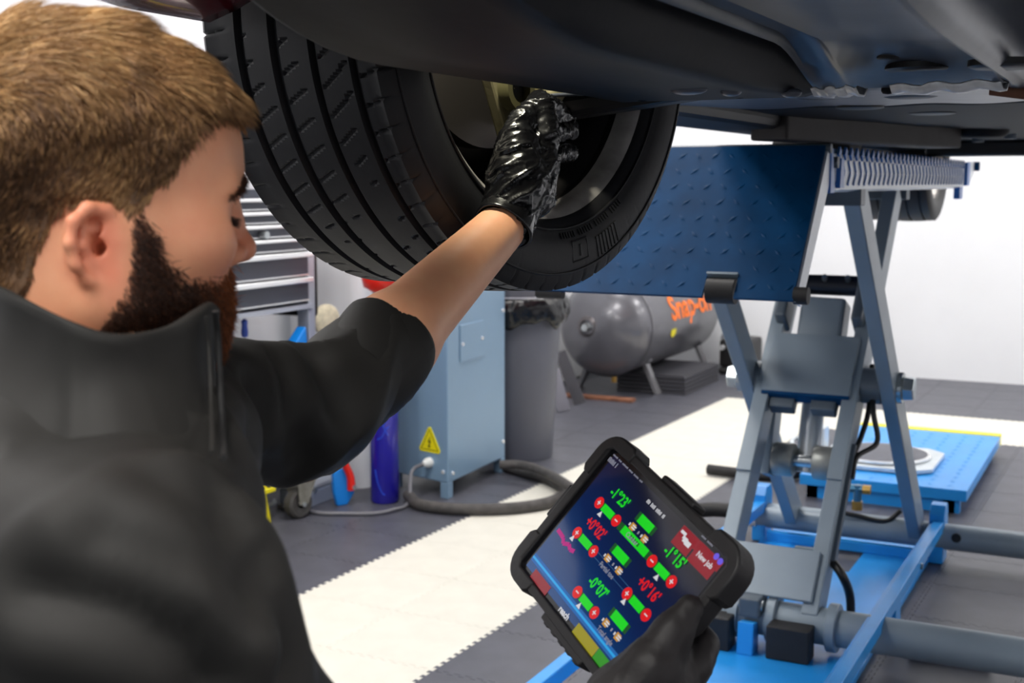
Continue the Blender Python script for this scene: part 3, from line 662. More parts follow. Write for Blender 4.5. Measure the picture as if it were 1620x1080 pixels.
# valve and hoses
vv = np.array([-0.985, FY + 0.02, TZ + 0.06])
MB().cyl(vv, vv + ZU * 0.035, 0.022, None, 6).build('valve_base', BRASS, L)
vb = MB().cyl(vv + ZU * 0.03, vv + ZU * 0.10, 0.016).cyl(vv + np.array([-0.045, 0, 0.085]), vv + np.array([0.02, 0, 0.085]), 0.017, None, 6)
vb.build('valve_body', M('blue_fitting', (70, 120, 150), 0.3, metal=0.6), L, smooth=30)
MB().cyl(vv + np.array([0.02, 0, 0.085]), vv + np.array([0.05, 0, 0.085]), 0.019, None, 6).build('valve_nut', BRASS, L)
MB().tube(smoothpath([vv + ZU * 0.0 + np.array([-0.09, -0.05, 0.02]), vv + np.array([-0.05, -0.06, 0.0]), vv + np.array([0.02, -0.06, -0.01]), vv + np.array([0.12, -0.05, -0.02]), vv + np.array([0.17, -0.02, 0.02])], 24), 0.010, 8).build('valve_hose', BLACK, L, smooth=60)
for k in range(2):
    x_ = -0.835 + k * 0.012
    pts = [np.array([-0.83, 4.36, 0.83]), np.array([-0.815 + 0.02 * k, 4.25 - 0.03 * k, 0.70]), np.array([-0.825 + 0.05 * k, 4.20, 0.62 - 0.02 * k]), onI(0.58, 0.0, -0.835 + 0.012 * k), onI(0.50, 0.0, -0.836 + 0.01 * k)]
    MB().tube(smoothpath(pts, 30), 0.009, 8).build('hydraulic_hose', BLACK, L, smooth=60)
MB().beam(onI(0.20, 0.0, -0.838), onI(0.62, 0.0, -0.838), 0.018, 0.03, (1, 0, 0)).build('hose_guard', GREY_D, L, bevel=0.003)
pts = [onI(0.20, 0.0, -0.836), onI(0.16, -0.0, -0.80), np.array([-0.785, 3.90, 0.16]), np.array([-0.775, 3.88, 0.06]), np.array([-0.77, 3.90, 0.03])]
MB().tube(smoothpath(pts, 30), 0.014, 10).build('lower_hose', BLACK, L, smooth=60)
MB().tube(smoothpath([(-1.43, FY, TZ), (-1.6, 4.93, 0.10), (-1.8, 4.8, 0.06), (-2.0, 4.6, 0.04)], 20), 0.03, 10).build('supply_hose', RUBBER, L, smooth=60)
# platform
PX0, PX1, PY0, PY1, PZ0, PZ1 = -1.42, -0.72, 3.15, 5.70, 1.435, 1.533
MB().box((PX0, PY0, PZ1 - 0.012), (PX1 - 0.004, PY1, PZ1)).build('platform_deck', BLUE_D, L)
MB().box((PX0 + 0.03, PY0 + 0.01, PZ0), (PX0 + 0.07, PY1, PZ1 - 0.012)).build('deck_beam', BLUE_D, L)
PALE = M('pale_reflection_paint', (226, 232, 240), 0.3)  # glossy sides painted near white for the bright wall they reflect
RIBB = M('rib_blue', (34, 104, 186), 0.35)
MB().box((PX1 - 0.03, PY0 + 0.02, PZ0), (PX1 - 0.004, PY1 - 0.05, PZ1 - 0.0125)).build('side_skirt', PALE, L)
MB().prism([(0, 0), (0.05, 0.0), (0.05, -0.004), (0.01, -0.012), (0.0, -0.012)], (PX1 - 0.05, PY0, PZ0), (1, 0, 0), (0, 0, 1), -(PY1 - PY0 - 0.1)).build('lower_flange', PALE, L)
r_ = MB()
n_r = 34
for k in range(n_r):
    y_ = PY0 + 0.10 + k * (PY1 - PY0 - 0.24) / (n_r - 1)
    for row, (z_, sl) in enumerate(((PZ0 + 0.022, 0.014), (PZ0 + 0.055, -0.014))):
        a = np.array([PX1 - 0.002, y_ - sl, z_ - 0.014]); b = np.array([PX1 - 0.002, y_ + sl, z_ + 0.014])
        r_.beam(a, b, 0.004, 0.007, (1, 0, 0))
    r_.beam((PX1 + 0.002, y_ - 0.01, PZ1 - 0.020), (PX1 + 0.002, y_ + 0.006, PZ1 - 0.001), 0.006, 0.022, (1, 0, 0))
stuff(r_.build('skirt_ribs', RIBB, L))
MB().prism([(0.0, 0.0), (0.05, 0.0), (0.02, 0.11), (0.0, 0.11)], (PX1 - 0.045, PY0 - 0.045, PZ0 - 0.012), (0, 1, 0), (0, 0, 1), 0.06).build('end_plate', RIBB, L, bevel=0.003)
MB().cyl((PX1 + 0.005, PY0 + 0.01, PZ1 - 0.035), (PX1 + 0.02, PY0 + 0.01, PZ1 - 0.035), 0.016, None, 6).build('end_bolt', GREY_D, L)
MB().prism([(-0.02, 0.0), (0.03, 0.0), (0.02, 0.075), (-0.01, 0.075)], (PX1 - 0.004, PY0 + 0.11, PZ0), (0, 1, 0), (0, 0, 1), 0.012).build('skirt_gusset', RIBB, L)
MB().box((PX1 - 0.03, PY1 - 0.06, PZ0), (PX1 + 0.01, PY1 + 0.02, PZ1)).build('far_end_plate', RIBB, L, bevel=0.004)
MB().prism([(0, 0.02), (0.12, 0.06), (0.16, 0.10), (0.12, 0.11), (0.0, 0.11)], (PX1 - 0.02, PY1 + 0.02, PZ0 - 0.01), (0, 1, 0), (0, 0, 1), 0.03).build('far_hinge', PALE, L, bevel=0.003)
MB().cyl((PX1 - 0.02, PY1 + 0.16, PZ1 - 0.015), (PX1 + 0.03, PY1 + 0.16, PZ1 - 0.015), 0.02, None, 16).build('far_hinge_pin', BLUE_D, L, smooth=30)
MB().box((PX1 - 0.03, PY1 - 0.16, PZ0 - 0.055), (PX1 - 0.005, PY1 - 0.07, PZ0)).build('stop_tab', RIBB, L, bevel=0.003)
MB().box((-1.33, 3.54, 1.385), (-0.72, 3.60, 1.434)).build('top_crossbar', GREY_D, L, bevel=0.004)
MB().box((-1.22, 4.90, 1.385), (-0.83, 4.97, 1.434)).build('top_crossbar', GREY_D, L, bevel=0.004)
# ramp flap, hinged at the near end and hanging towards the camera
fT = np.array([0, 3.085, 1.538]); fB = np.array([0, 2.81, 1.187])
fd = unit(fB - fT); flen = np.linalg.norm(fB - fT); fn = unit(np.cross((1, 0, 0), -fd))
if fn[1] > 0: fn = -fn
def fp(x_, s, off=0.0): return np.array([x_, 0, 0]) + fT + fd * s + fn * off
FX0, FX1 = -1.44, -0.715
nx0, nx1 = -0.928, -0.853
poly = [(FX0, 0), (FX1, 0), (FX1, flen), (nx1, flen), (nx1, flen - 0.062), (nx0, flen - 0.062), (nx0, flen), (FX0, flen)]
flap = MB().prism([(a, b) for a, b in poly], fT - fn * 0.008, (1, 0, 0), fd, 0.008 * (1 if np.dot(np.cross((1, 0, 0), fd), fn) > 0 else -1)).build('ramp_flap', BLUE_D, L)
tp = MB(); k_ = 0
for i in range(17):
    for j in range(9):
        x_ = FX0 + 0.03 + i * 0.0425; s_ = 0.03 + j * 0.048
        if nx0 - 0.03 < x_ < nx1 + 0.03 and s_ > flen - 0.09 or s_ > flen - 0.02: continue
        a_ = 0.75 if (i + j) % 2 else -0.75
        u_ = np.array([1.0, 0, 0]) * math.cos(a_) + fd * math.sin(a_); v_ = np.cross(fn, u_); c_ = fp(x_, s_, 0.0002)
        tp.add([c_ - u_ * 0.014, c_ - v_ * 0.004 + fn * 0.0012, c_ + u_ * 0.014, c_ + v_ * 0.004 + fn * 0.0012, c_ + fn * 0.0028], [(0, 1, 4), (1, 2, 4), (2, 3, 4), (3, 0, 4)])
stuff(tp.build('tread_pattern', BLUE_D, flap, smooth=60))
MB().cyl(fp(nx0 + 0.004, flen - 0.03, -0.02), fp(nx1 - 0.004, flen - 0.03, -0.02), 0.03, None, 24).build('flap_roller', RUBBER, flap, smooth=30)
MB().beam(fp(nx0, flen - 0.062, -0.002), fp(nx1, flen - 0.062, -0.002), 0.006, 0.02, fd).build('notch_lip', GREY, flap)
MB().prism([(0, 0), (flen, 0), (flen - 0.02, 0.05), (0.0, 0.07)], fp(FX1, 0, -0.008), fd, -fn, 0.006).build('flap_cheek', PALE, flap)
MB().cyl(fp(FX1 - 0.002, flen - 0.02, -0.012), fp(FX1 + 0.03, flen - 0.02, -0.012), 0.02, None, 16).build('flap_wheel', RUBBER, flap, smooth=30)
MB().cyl(fp(FX0, 0.0, -0.012), fp(FX1 + 0.012, 0.0, -0.012), 0.012, None, 14).build('hinge_pin', GREY_D, flap, smooth=30)
MB().cyl(fp(FX0 + 0.08, flen - 0.004, -0.02), fp(FX0 + 0.15, flen - 0.004, -0.02), 0.014, None, 16).build('flap_roller', RUBBER, flap, smooth=30)
# rubber pads on the deck that carry the sill
for k, yy in enumerate((3.75, 5.25)):
    tag(MB().box((-1.03, yy, PZ1 + 0.001), (-0.80, yy + 0.18, 1.571)).build('lift_pad', RUBBER, bevel=0.006), ('near black rubber lift pad between the lift deck and the car sill' if k == 0 else 'far black rubber lift pad between the lift deck and the car sill'), 'lift pad')

# ------------------------------------------------------------------ car
car = thing('car', (-0.06, 3.2, 1.3), 'dark red car raised on the lift, its black undertray and front tyre in view', 'car')
UND = M('undertray_plastic', (17, 18, 23), 0.6, spec=0.18, var=(12, 0.18), bump=(40, 0.15))
UND2 = M('underbody_coating', (84, 88, 98), 0.34, metal=0.1, var=(10, 0.2), bump=(30, 0.2))
UNDK = M('arch_liner_plastic', (24, 24, 28), 0.5, var=(12, 0.2))
REDP = M('dark_red_car_paint', (112, 10, 32), 0.22, metal=0.3, coat=0.8)
TYRE = M('tyre_rubber', (25, 25, 28), 0.55, spec=0.35, var=(28, 0.16), bump=(150, 0.15, 0.001))
WC = CAM + (np.array([-.771, 1.455, 1.646]) - CAM) * 1.08
WYAW = -0.168
WAX = np.array([math.cos(WYAW), math.sin(WYAW), 0.0])
RW = 0.362
def build_wheel(c, ax, R, detail=True):
    e1 = unit(np.cross(ax, ZU)); NA = 720 if detail else 120      # e1 horizontal, points away from the camera for +X axle
    ws = []; ks = R / 0.362
    half = 0.135
    grooves = [-0.0955, -0.039, 0.024, 0.095]; gw = 0.0075
    prof = [(-0.150, R - 0.058), (-0.149, R - 0.035), (-0.143, R - 0.016), (-0.134, R - 0.0045), (-0.124, R - 0.0005)]
    xs = sorted(set([round(x, 4) for x in np.arange(-0.118, 0.119, 0.006)] + [round(g + s * gw, 4) for g in grooves for s in (-1, -0.55, 0.55, 1)]))
    xs = [x for x in xs if all(not (gw * 0.56 < abs(x - g) < gw * 0.99) for g in grooves)]
    tread = [(x, R) for x in xs]
    prof = [(-0.112, R - 0.105), (-0.128, R - 0.10), (-0.143, R - 0.083)] + prof + tread + [(0.124, R - 0.0005), (0.134, R - 0.0045), (0.143, R - 0.016), (0.149, R - 0.035), (0.150, R - 0.058), (0.146, R - 0.075), (0.1445, R - 0.077), (0.1435, R - 0.083), (0.132, R - 0.098), (0.126, R - 0.101), (0.112, R - 0.105)]
    prof = np.array(prof)
    th = np.linspace(0, 2 * np.pi, NA, endpoint=False)
    X = np.repeat(prof[None, :, 0], NA, 0); RR = np.repeat(prof[None, :, 1], NA, 0).copy()
    crown = (np.abs(X) < 0.13) & (RR > R - 0.02)
    RR[crown] -= (X[crown] / 0.13) ** 2 * 0.006
    for g in grooves:
        RR[crown & (np.abs(X - g) < gw * 0.7)] -= 0.0085
    if detail:
        arc = th * R; pitch = 2 * np.pi * R / 66
        for lo, hi, sl, ph in ((-0.150, -0.115, 0.15, 0.0), (-0.098, -0.052, 0.5, 0.3), (-0.034, 0.0, 0.5, 0.6), (0.034, 0.07, 0.5, 0.1), (0.07, 0.086, 0.5, 0.45), (0.103, 0.150, 0.2, 0.8)):
            m = (X > lo) & (X < hi) & (RR > R - 0.03)
            u = ((arc[:, None] - sl * (X - lo) + ph * pitch) / pitch) % 1.0
            RR[m & (u < 0.055)] -= 0.0045
    X = np.where(X < 0, X * 1.08 + np.minimum(X + 0.105, 0) * 0.7, X * 0.82)
    P = c + X[..., None] * ax + RR[..., None] * (np.cos(th)[:, None, None] * e1 + np.sin(th)[:, None, None] * ZU)
    nP = len(prof); f = []
    idx = np.arange(NA * nP).reshape(NA, nP); nx_ = np.roll(idx, -1, 0)
    f = np.stack([idx[:, :-1], nx_[:, :-1], nx_[:, 1:], idx[:, 1:]], -1).reshape(-1, 4)
    return MB().add(P.reshape(-1, 3), f)
tyre = build_wheel(WC, WAX, RW).build('tyre', TYRE, car, smooth=38)
# sidewall relief on the inner face
def sw_pt(a, r, off): # angle a measured from straight down towards +Y
    e1 = unit(np.cross(WAX, ZU)); e1 = e1 if e1[1] > 0 else -e1
    return WC + WAX * off + r * (-math.cos(a) * ZU + math.sin(a) * e1)
rl = MB(); SWO = 0.1226
for k in range(7):
    a = 0.30 + k * 0.028
    rl.beam(sw_pt(a, RW - 0.062, SWO), sw_pt(a + 0.004, RW - 0.032, SWO - 0.001), 0.005, 0.0035, sw_pt(a + 0.1, 0.3, 0) - sw_pt(a, 0.3, 0))
for a0_, a1_, r0 in ((0.10, 0.22, RW - 0.040), (0.10, 0.22, RW - 0.068)):
    rl.tube([sw_pt(a, r0, SWO - 0.001) for a in np.linspace(a0_, a1_, 8)], 0.0018, 6)
for a in (0.10, 0.22): rl.tube([sw_pt(a, r, SWO - 0.001) for r in (RW - 0.068, RW - 0.040)], 0.0018, 6)
rl.tube([sw_pt(0.16, r, SWO - 0.001) for r in (RW - 0.062, RW - 0.046)], 0.003, 6)
for k in range(26):
    a = 0.02 + k * 0.022
    if k % 7 == 6: continue
    rl.beam(sw_pt(a, RW - 0.082, 0.118), sw_pt(a + 0.003, RW - 0.074, 0.1205), 0.0022, 0.003, sw_pt(a + 0.1, 0.3, 0) - sw_pt(a, 0.3, 0))
for rr in (RW - 0.027, RW - 0.087):
    rl.tube([sw_pt(a, rr, 0.121 if rr > RW - 0.05 else 0.117) for a in np.linspace(-1.4, 1.7, 90)], 0.0016, 6)
stuff(rl.build('sidewall_relief', TYRE, tyre))
RIM = M('brake_dusted_rim', (34, 32, 32), 0.42, metal=0.55, var=(16, 0.3), bump=(60, 0.2))
LIP = M('rim_lip_metal', (158, 154, 150), 0.38, metal=0.2, var=(22, 0.3))
r0 = RW - 0.105
MB().lathe([(r0 + 0.010, 0.092), (r0 + 0.011, 0.100), (r0 + 0.004, 0.103), (r0 - 0.004, 0.097), (r0 - 0.010, 0.086), (r0 - 0.013, 0.074)], WC, WAX, 96).build('rim_lip', LIP, car, smooth=50)
MB().lathe([(r0 - 0.013, 0.074), (r0 - 0.012, 0.062), (r0 - 0.03, 0.045), (r0 - 0.035, -0.02), (r0 - 0.03, -0.09), (r0 + 0.005, -0.115), (r0 + 0.012, -0.125)], WC, WAX, 96).build('rim_barrel', RIM, car, smooth=50)
MB().lathe([(0.001, -0.075), (0.05, -0.075), (0.075, -0.085), (r0 - 0.012, -0.102)], WC, WAX, 64).build('wheel_disc', RIM, car, smooth=50)
MB().lathe([(0.07, 0.0), (0.165, 0.0), (0.165, -0.012), (0.165, -0.018), (0.165, -0.03), (0.07, -0.03)], WC, WAX, 64).build('brake_disc', M('brake_disc_steel', (70, 66, 64), 0.4, metal=0.7), car, smooth=30)
OLV = M('cast_olive_metal', (150, 142, 108), 0.5, metal=0.35, var=(20, 0.2), bump=(90, 0.3))
def WP(px, py, off): return onplane(px, py, WC + WAX * off, WAX)
kn = [WP(x, y, 0.055) for x, y in ((777, 120), (870, 120), (870, 160), (845, 190), (806, 226))]
ctr = kn[0]
e_u = unit(kn[1] - kn[0]); e_v = unit(np.cross(WAX, e_u))
MB().prism([(np.dot(q - ctr, e_u), np.dot(q - ctr, e_v)) for q in kn], ctr, e_u, e_v, -0.02).build('steering_knuckle', OLV, car, bevel=0.004)
rb = WP(808, 140, 0.06)
MB().lathe([(0.020, 0.0), (0.030, 0.0), (0.030, 0.018), (0.020, 0.018)], rb, WAX, 28).build('bush_ring', M('dark_olive_bush', (84, 80, 52), 0.5), car, smooth=40)
MB().lathe([(0.001, 0.006), (0.020, 0.006)], rb, WAX, 28).build('bush_core', RUBBER, car)
# tie rod with lock nut
td0, td1 = WP(878, 160, 0.06), WP(1040, 118, -0.02) + np.array([0.15, 0.02, 0.0])
MB().cyl(td0, td1, 0.010).build('tie_rod', GREY_D, car, smooth=30)
MB().cyl(td0 - unit(td1 - td0) * 0.004, td0 + unit(td1 - td0) * 0.018, 0.019, None, 6).build('lock_nut', BRASS, car)
MB().cyl(td0 + (td1 - td0) * 0.5, td1, 0.03, 0.034, 20).build('rack_boot', RUBBER, car, smooth=30)
MB().ell(WP(874, 150, 0.07), 0.022, 16, 10).build('ball_joint', OLV, car, smooth=180)
MB().beam(WC + np.array([0.02, 0.05, -0.12]), WC + np.array([0.55, 0.12, -0.05]), 0.05, 0.03, (0, 1, 0)).build('control_arm', M('dirty_black_steel', (34, 32, 32), 0.5, metal=0.3), car, bevel=0.008)
MB().cyl(WC + np.array([0.10, 0.03, -0.02]), WC + np.array([0.5, 0.02, 0.02]), 0.02).build('drive_shaft', GREY_D, car, smooth=30)
# wheel arch liner
G = []
for i in range(25):
    a = math.radians(-8 + i * 170 / 24); row = []
    for x_ in (-1.03, -0.9, -0.75, -0.66, -0.60):
        rr = 0.43 if x_ > -1.0 else 0.415
        row.append((x_, WC[1] + rr * math.cos(a), 1.68 + rr * math.sin(a)))
    G.append(row)
MB().grid(G).build('wheel_arch_liner', UNDK, car, smooth=60, solid=0.006)
G = []
for i in range(13):
    a = math.radians(10 + i * 160 / 12)
    G.append([(-0.60, WC[1] + r * math.cos(a), 1.62 + r * math.sin(a)) for r in (0.05, 0.25, 0.44)])
MB().grid(G).build('inner_wing', UNDK, car, smooth=60, solid=0.006)
# front undertray: ribbed sheet; cross-section in X, running along Y
SEAM = 1.575
def tray_z(x_, y_):
    pts = [(-0.645, 0.018), (-0.638, 0.004), (-0.630, 0.0), (-0.60, 0.004), (-0.52, -0.002), (-0.45, 0.0), (-0.405, -0.004), (-0.392, 0.0), (-0.378, 0.03), (-0.37, 0.055), (-0.34, 0.06), (-0.325, 0.045), (-0.22, 0.036), (-0.165, 0.034), (-0.152, 0.006), (-0.142, 0.0), (-0.132, 0.008), (-0.12, 0.065), (-0.03, 0.065), (-0.012, 0.04), (0.03, 0.03), (0.2, 0.03), (0.22, 0.0), (0.24, 0.03), (0.55, 0.03)]
    z = np.interp(x_, [q[0] for q in pts], [q[1] for q in pts])
    f = min(1.0, max(0.0, (SEAM - y_) / 0.22)); f = f * f * (3 - 2 * f)
    base = np.interp(x_, [-0.6, -0.5], [0.0, 0.0])
    z = z * (0.12 + 0.88 * f)
    if y_ < 0.98: z += ((0.98 - y_) / 0.25) ** 2 * 0.07 * np.interp(x_, [-0.64, -0.45, -0.3], [1.0, 0.6, 0.2])
    return 1.5555 + z
txs = [-0.645, -0.640, -0.635, -0.628, -0.60, -0.56, -0.52, -0.48, -0.45, -0.42, -0.405, -0.398, -0.392, -0.385, -0.378, -0.374, -0.37, -0.355, -0.34, -0.332, -0.325, -0.27, -0.22, -0.19, -0.165, -0.158, -0.152, -0.147, -0.142, -0.137, -0.132, -0.126, -0.12, -0.08, -0.03, -0.02, -0.012, 0.03, 0.1, 0.2, 0.22, 0.24, 0.4, 0.55]
tys = np.concatenate([np.linspace(0.72, 0.98, 8), np.linspace(1.02, SEAM, 24)])
ti = txs.index(-0.374)
G = [[(x_, y_, tray_z(x_, y_)) for x_ in txs[:ti + 1]] for y_ in tys]
tray = MB().grid(G).build('front_undertray', UND, car, smooth=50, solid=0.003)
G = [[(x_, y_, tray_z(x_, y_)) for x_ in txs[ti:]] for y_ in tys]
MB().grid(G).build('centre_undertray', M('centre_tray_coating', (66, 72, 84), 0.34, var=(10, 0.2), bump=(30, 0.15)), car, smooth=50, solid=0.003)
# bumps and clips along the rear seam of the tray
for k, x_ in enumerate((-0.60, -0.47, -0.36, -0.29, -0.20, -0.12, 0.0)):
    MB().lathe([(0.0005, -0.004), (0.006, -0.003), (0.008, 0.0), (0.008, 0.004)], (x_, SEAM - 0.016, 1.557), ZU, 16).build('clip', STEEL if k in (2, 4) else UND, tray, smooth=60)
for a, b, c, d in ((-0.50, -0.455, 1.37, 1.40), (-0.455, -0.43, 1.42, 1.445), (-0.40, -0.375, 1.48, 1.50)):
    MB().ell(((a + b) / 2, (c + d) / 2, 1.5535), ((b - a) / 2, (d - c) / 2, 0.006), 14, 8).build('moulded_bump', UND2, tray, smooth=180)
# second panel with drain holes
P2 = 1.582
def panel(x0, x1, y0, y1, z0, z1, holes, mat, name, n=(60, 60)):
    mb = MB(); xs_ = np.linspace(x0, x1, n[0]); ys_ = np.linspace(y0, y1, n[1])
    V = []; f = []
    for i, y_ in enumerate(ys_):
        for x_ in xs_:
            z = z0 + (z1 - z0) * (y_ - y0) / (y1 - y0)
            V.append((x_, y_, z + 0.0018 * math.sin(x_ * 31 + y_ * 3)))
    for i in range(n[1] - 1):
        for j in range(n[0] - 1):
            f.append((i * n[0] + j, i * n[0] + j + 1, (i + 1) * n[0] + j + 1, (i + 1) * n[0] + j))
    return mb.add(V, f).build(name, mat, car, smooth=60, solid=0.004)
p2 = panel(-0.80, 0.6, SEAM + 0.004, 2.55, 1.566, 1.60, [], UND2, 'floor_panel')
def plug(px, py, z, r, ry=None, mat=BLACK):
    q = onz(px, py, z)
    return MB().lathe([(0.0005, 0.0), (r * 0.8, 0.0), (r, 0.002), (r, 0.006)], (q[0], q[1], z - 0.003), ZU, 28).build('drain_hole', mat, p2, smooth=50)
for px, py, r in ((1300, 153, 0.042), (1441, 152, 0.040), (1360, 170, 0.045), (1475, 179, 0.05)):
    yy = onz(px, py, 1.58)[1]; zz = 1.566 + (1.60 - 1.566) * (yy - SEAM) / (2.55 - SEAM)
    plug(px, py, zz, r)
def ontray(px, py):
    z = 1.58
    for _ in range(12):
        q = onz(px, py, z); z = 0.5 * z + 0.5 * tray_z(q[0], q[1])
    return onz(px, py, z)
for px, py, r in ((1453, 108, 0.036), (1590, 103, 0.034), (1406, 90, 0.013)):
    q = ontray(px, py)
    MB().lathe([(0.0005, 0.0), (r * 0.85, 0.0), (r, 0.002), (r, 0.008)], (q[0], q[1], q[2] - 0.003), ZU, 28).build('drain_hole', BLACK, tray, smooth=50)
PLIP = M('seam_lip_highlight', (236, 238, 240), 0.35, metal=0.2, var=(40, 0.25))  # highlight on the seam's lip, put in as near-white metal
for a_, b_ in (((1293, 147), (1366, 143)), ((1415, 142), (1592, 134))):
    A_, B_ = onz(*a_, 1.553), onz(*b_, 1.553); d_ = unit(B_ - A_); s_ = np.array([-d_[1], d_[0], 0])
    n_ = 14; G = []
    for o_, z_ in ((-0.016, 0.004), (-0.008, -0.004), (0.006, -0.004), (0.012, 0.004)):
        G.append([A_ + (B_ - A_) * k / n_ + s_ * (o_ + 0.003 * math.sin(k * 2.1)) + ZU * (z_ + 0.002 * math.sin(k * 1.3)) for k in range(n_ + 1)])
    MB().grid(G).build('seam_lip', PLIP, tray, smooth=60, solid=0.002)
q = onz(1612, 138, 1.556)
MB().cyl((q[0] - 0.03, q[1], 1.556), (q[0] + 0.02, q[1], 1.548), 0.008).build('tray_bolt', RUST, tray, smooth=30)
# rear floor, sills, guard
panel(-0.80, 0.70, 2.56, 5.7, 1.602, 1.60, [], UND, 'rear_floor', (20, 40))
MB().box((-0.97, 1.99, 1.572), (-0.78, 5.6, 1.70)).build('sill', UNDK, car, bevel=0.02)
ga, gb_ = at(1246, 205, 2.9), at(1522, 216, 3.6)
gd = unit((gb_ - ga) * np.array([1, 1, 0])); gs = np.array([gd[1], -gd[0], 0])
MB().obox((ga + gb_) / 2 * np.array([1, 1, 0]) + ZU * 1.577 - gs * 0.05, [gd, gs, ZU], [np.linalg.norm((gb_ - ga)[:2]) / 2, 0.05, 0.031]).build('sill_guard', M('sill_guard_rubber', (44, 40, 40), 0.6, var=(16, 0.15)), car, bevel=0.006)
q = onz(1548, 205, 1.60)
MB().lathe([(0.0005, -0.028), (0.07, -0.024), (0.085, -0.012), (0.085, 0.0)], (q[0], q[1], 1.602), ZU, 32).build('floor_dome', UND, car, smooth=60)
for k, (x_, y_) in enumerate(((-0.42, 4.3), (-0.3, 4.25), (-0.55, 4.6), (-0.2, 4.4), (-0.15, 3.9))):
    MB().cyl((x_, y_, 1.585), (x_, y_, 1.60), 0.02, None, 14).build('underbody_bolt', GREY_D, car, smooth=30)
MB().box((-0.77, 4.9, 1.545), (0.65, 5.05, 1.60)).build('rear_crossmember', UNDK, car, bevel=0.01)
# red front corner of the body
def bump_xy(t_):
    # plan curve of the bumper: from the left wheel arch forward and round the nose to the middle
    if t_ < 0.25: return -1.045, 1.21 - (t_ / 0.25) * 0.12, -1.0, 0.0
    a = (t_ - 0.25) / 0.75 * math.pi / 2
    x_ = -0.06 - 0.985 * math.cos(a); y_ = 1.09 - 0.36 * math.sin(a)
    n_ = unit((-0.36 * math.cos(a), -0.985 * math.sin(a), 0)); return x_, y_, n_[0], n_[1]
G = []
for i in range(25):
    x_, y_, n0, n1 = bump_xy(i / 24)
    G.append([(x_ + dx * n0, y_ + dx * n1, z) for dx, z in ((-0.17, 1.70), (-0.12, 1.672), (-0.07, 1.652), (-0.03, 1.640), (-0.005, 1.646), (0.01, 1.67), (0.018, 1.74), (0.01, 1.85), (-0.03, 1.98), (-0.08, 2.08))])
G += [[(-0.12 - q[0], q[1], q[2]) for q in row] for row in G[-2::-1]]
MB().grid(G).build('front_bumper', REDP, car, smooth=60, solid=0.004)
# black lower apron joining the tray's front edge to the bumper
G = []
for k in range(25):
    x_ = -0.64 + k * 1.16 / 24; c_ = max(-1.0, min(1.0, (x_ + 0.06) / 0.985)); yb = 1.09 - 0.36 * math.sqrt(max(0.0, 1 - c_ * c_))
    z_ = tray_z(x_, 0.72); G.append([(x_, 0.72, z_), (x_, 0.70, z_ + 0.02), (x_, 0.5 * (0.70 + yb), 0.5 * (z_ + 1.70)), (x_, yb + 0.02, 1.69)])
MB().grid(G).build('lower_apron', UNDK, car, smooth=60, solid=0.004)
MB().box((0.66, 1.99, 1.572), (0.85, 5.6, 1.70)).build('sill', UNDK, car, bevel=0.02)
for o in [q for q in car.children if q.name in ('tyre', 'rim_lip', 'rim_barrel', 'wheel_disc')]:
    c = o.copy(); COL.objects.link(c); c.parent = car; BASE[c.name] = BASE[o.name]
    c.location = (0, 2 * (WC[1] - 3.2), 0); c.rotation_euler = (0, 0, math.pi)
G = []
for i in range(17):
    a = math.radians(8 + i * 164 / 16)
    row = []
    for k, (dr, dx) in enumerate(((0.0, 0.0), (0.01, -0.015), (0.03, -0.02), (0.1, -0.01), (0.25, 0.02))):
        row.append((-1.035 + dx, WC[1] + (0.425 + dr) * math.cos(a), max(1.62, 1.68 + (0.425 + dr) * math.sin(a))))
    G.append(row)
MB().grid(G).build('front_wing', REDP, car, smooth=60, solid=0.004)
# body shell above (closes the car against the ceiling light)
G = []
secs = [(0.78, 1.80, 2.06, 0.45), (0.92, 1.80, 2.16, 0.80), (1.15, 2.12, 2.28, 0.95), (1.9, 2.12, 2.36, 0.97), (2.4, 1.66, 2.45, 0.97), (3.0, 1.64, 2.85, 0.97), (3.8, 1.64, 2.95, 0.97), (4.8, 1.64, 2.88, 0.97), (5.4, 1.66, 2.55, 0.96), (5.7, 1.7, 2.5, 0.92), (5.95, 1.8, 2.4, 0.82)]
for y_, zb, zt, hw in secs:
    row = []
    for x_, fz in ((-1, 0.0), (-1.0, 0.25), (-0.98, 0.5), (-0.88, 0.72), (-0.7, 0.95), (-0.4, 1.0), (0, 1.02), (0.4, 1.0), (0.7, 0.95), (0.88, 0.72), (0.98, 0.5), (1.0, 0.25), (1, 0.0)):
        row.append((-0.06 + x_ * hw, y_, zb + (zt - zb) * fz))
    G.append(row)
MB().grid(G).build('body_shell', REDP, car, smooth=60, solid=0.01)
MB().box((-0.98, 2.1, 1.62), (0.86, 5.6, 1.66)).build('floor_pan', UNDK, car)
MB().box((-0.58, 0.78, 1.75), (0.5, 2.2, 1.78)).build('engine_bay_floor', UNDK, car)
# rear wheel
RC = np.array([-1.01, 6.08, 1.615])
rt = build_wheel(RC, np.array([1.0, 0, 0]), 0.345, False).build('tyre', TYRE, car, smooth=38)
rr0 = 0.345 - 0.105
MB().lathe([(rr0 + 0.010, 0.092), (rr0 + 0.011, 0.100), (rr0 - 0.006, 0.097), (rr0 - 0.013, 0.074), (rr0 - 0.03, 0.04), (rr0 - 0.04, -0.06), (0.08, -0.09), (0.001, -0.09)], RC, (1, 0, 0), 48).build('rim', LIP, car, smooth=40)
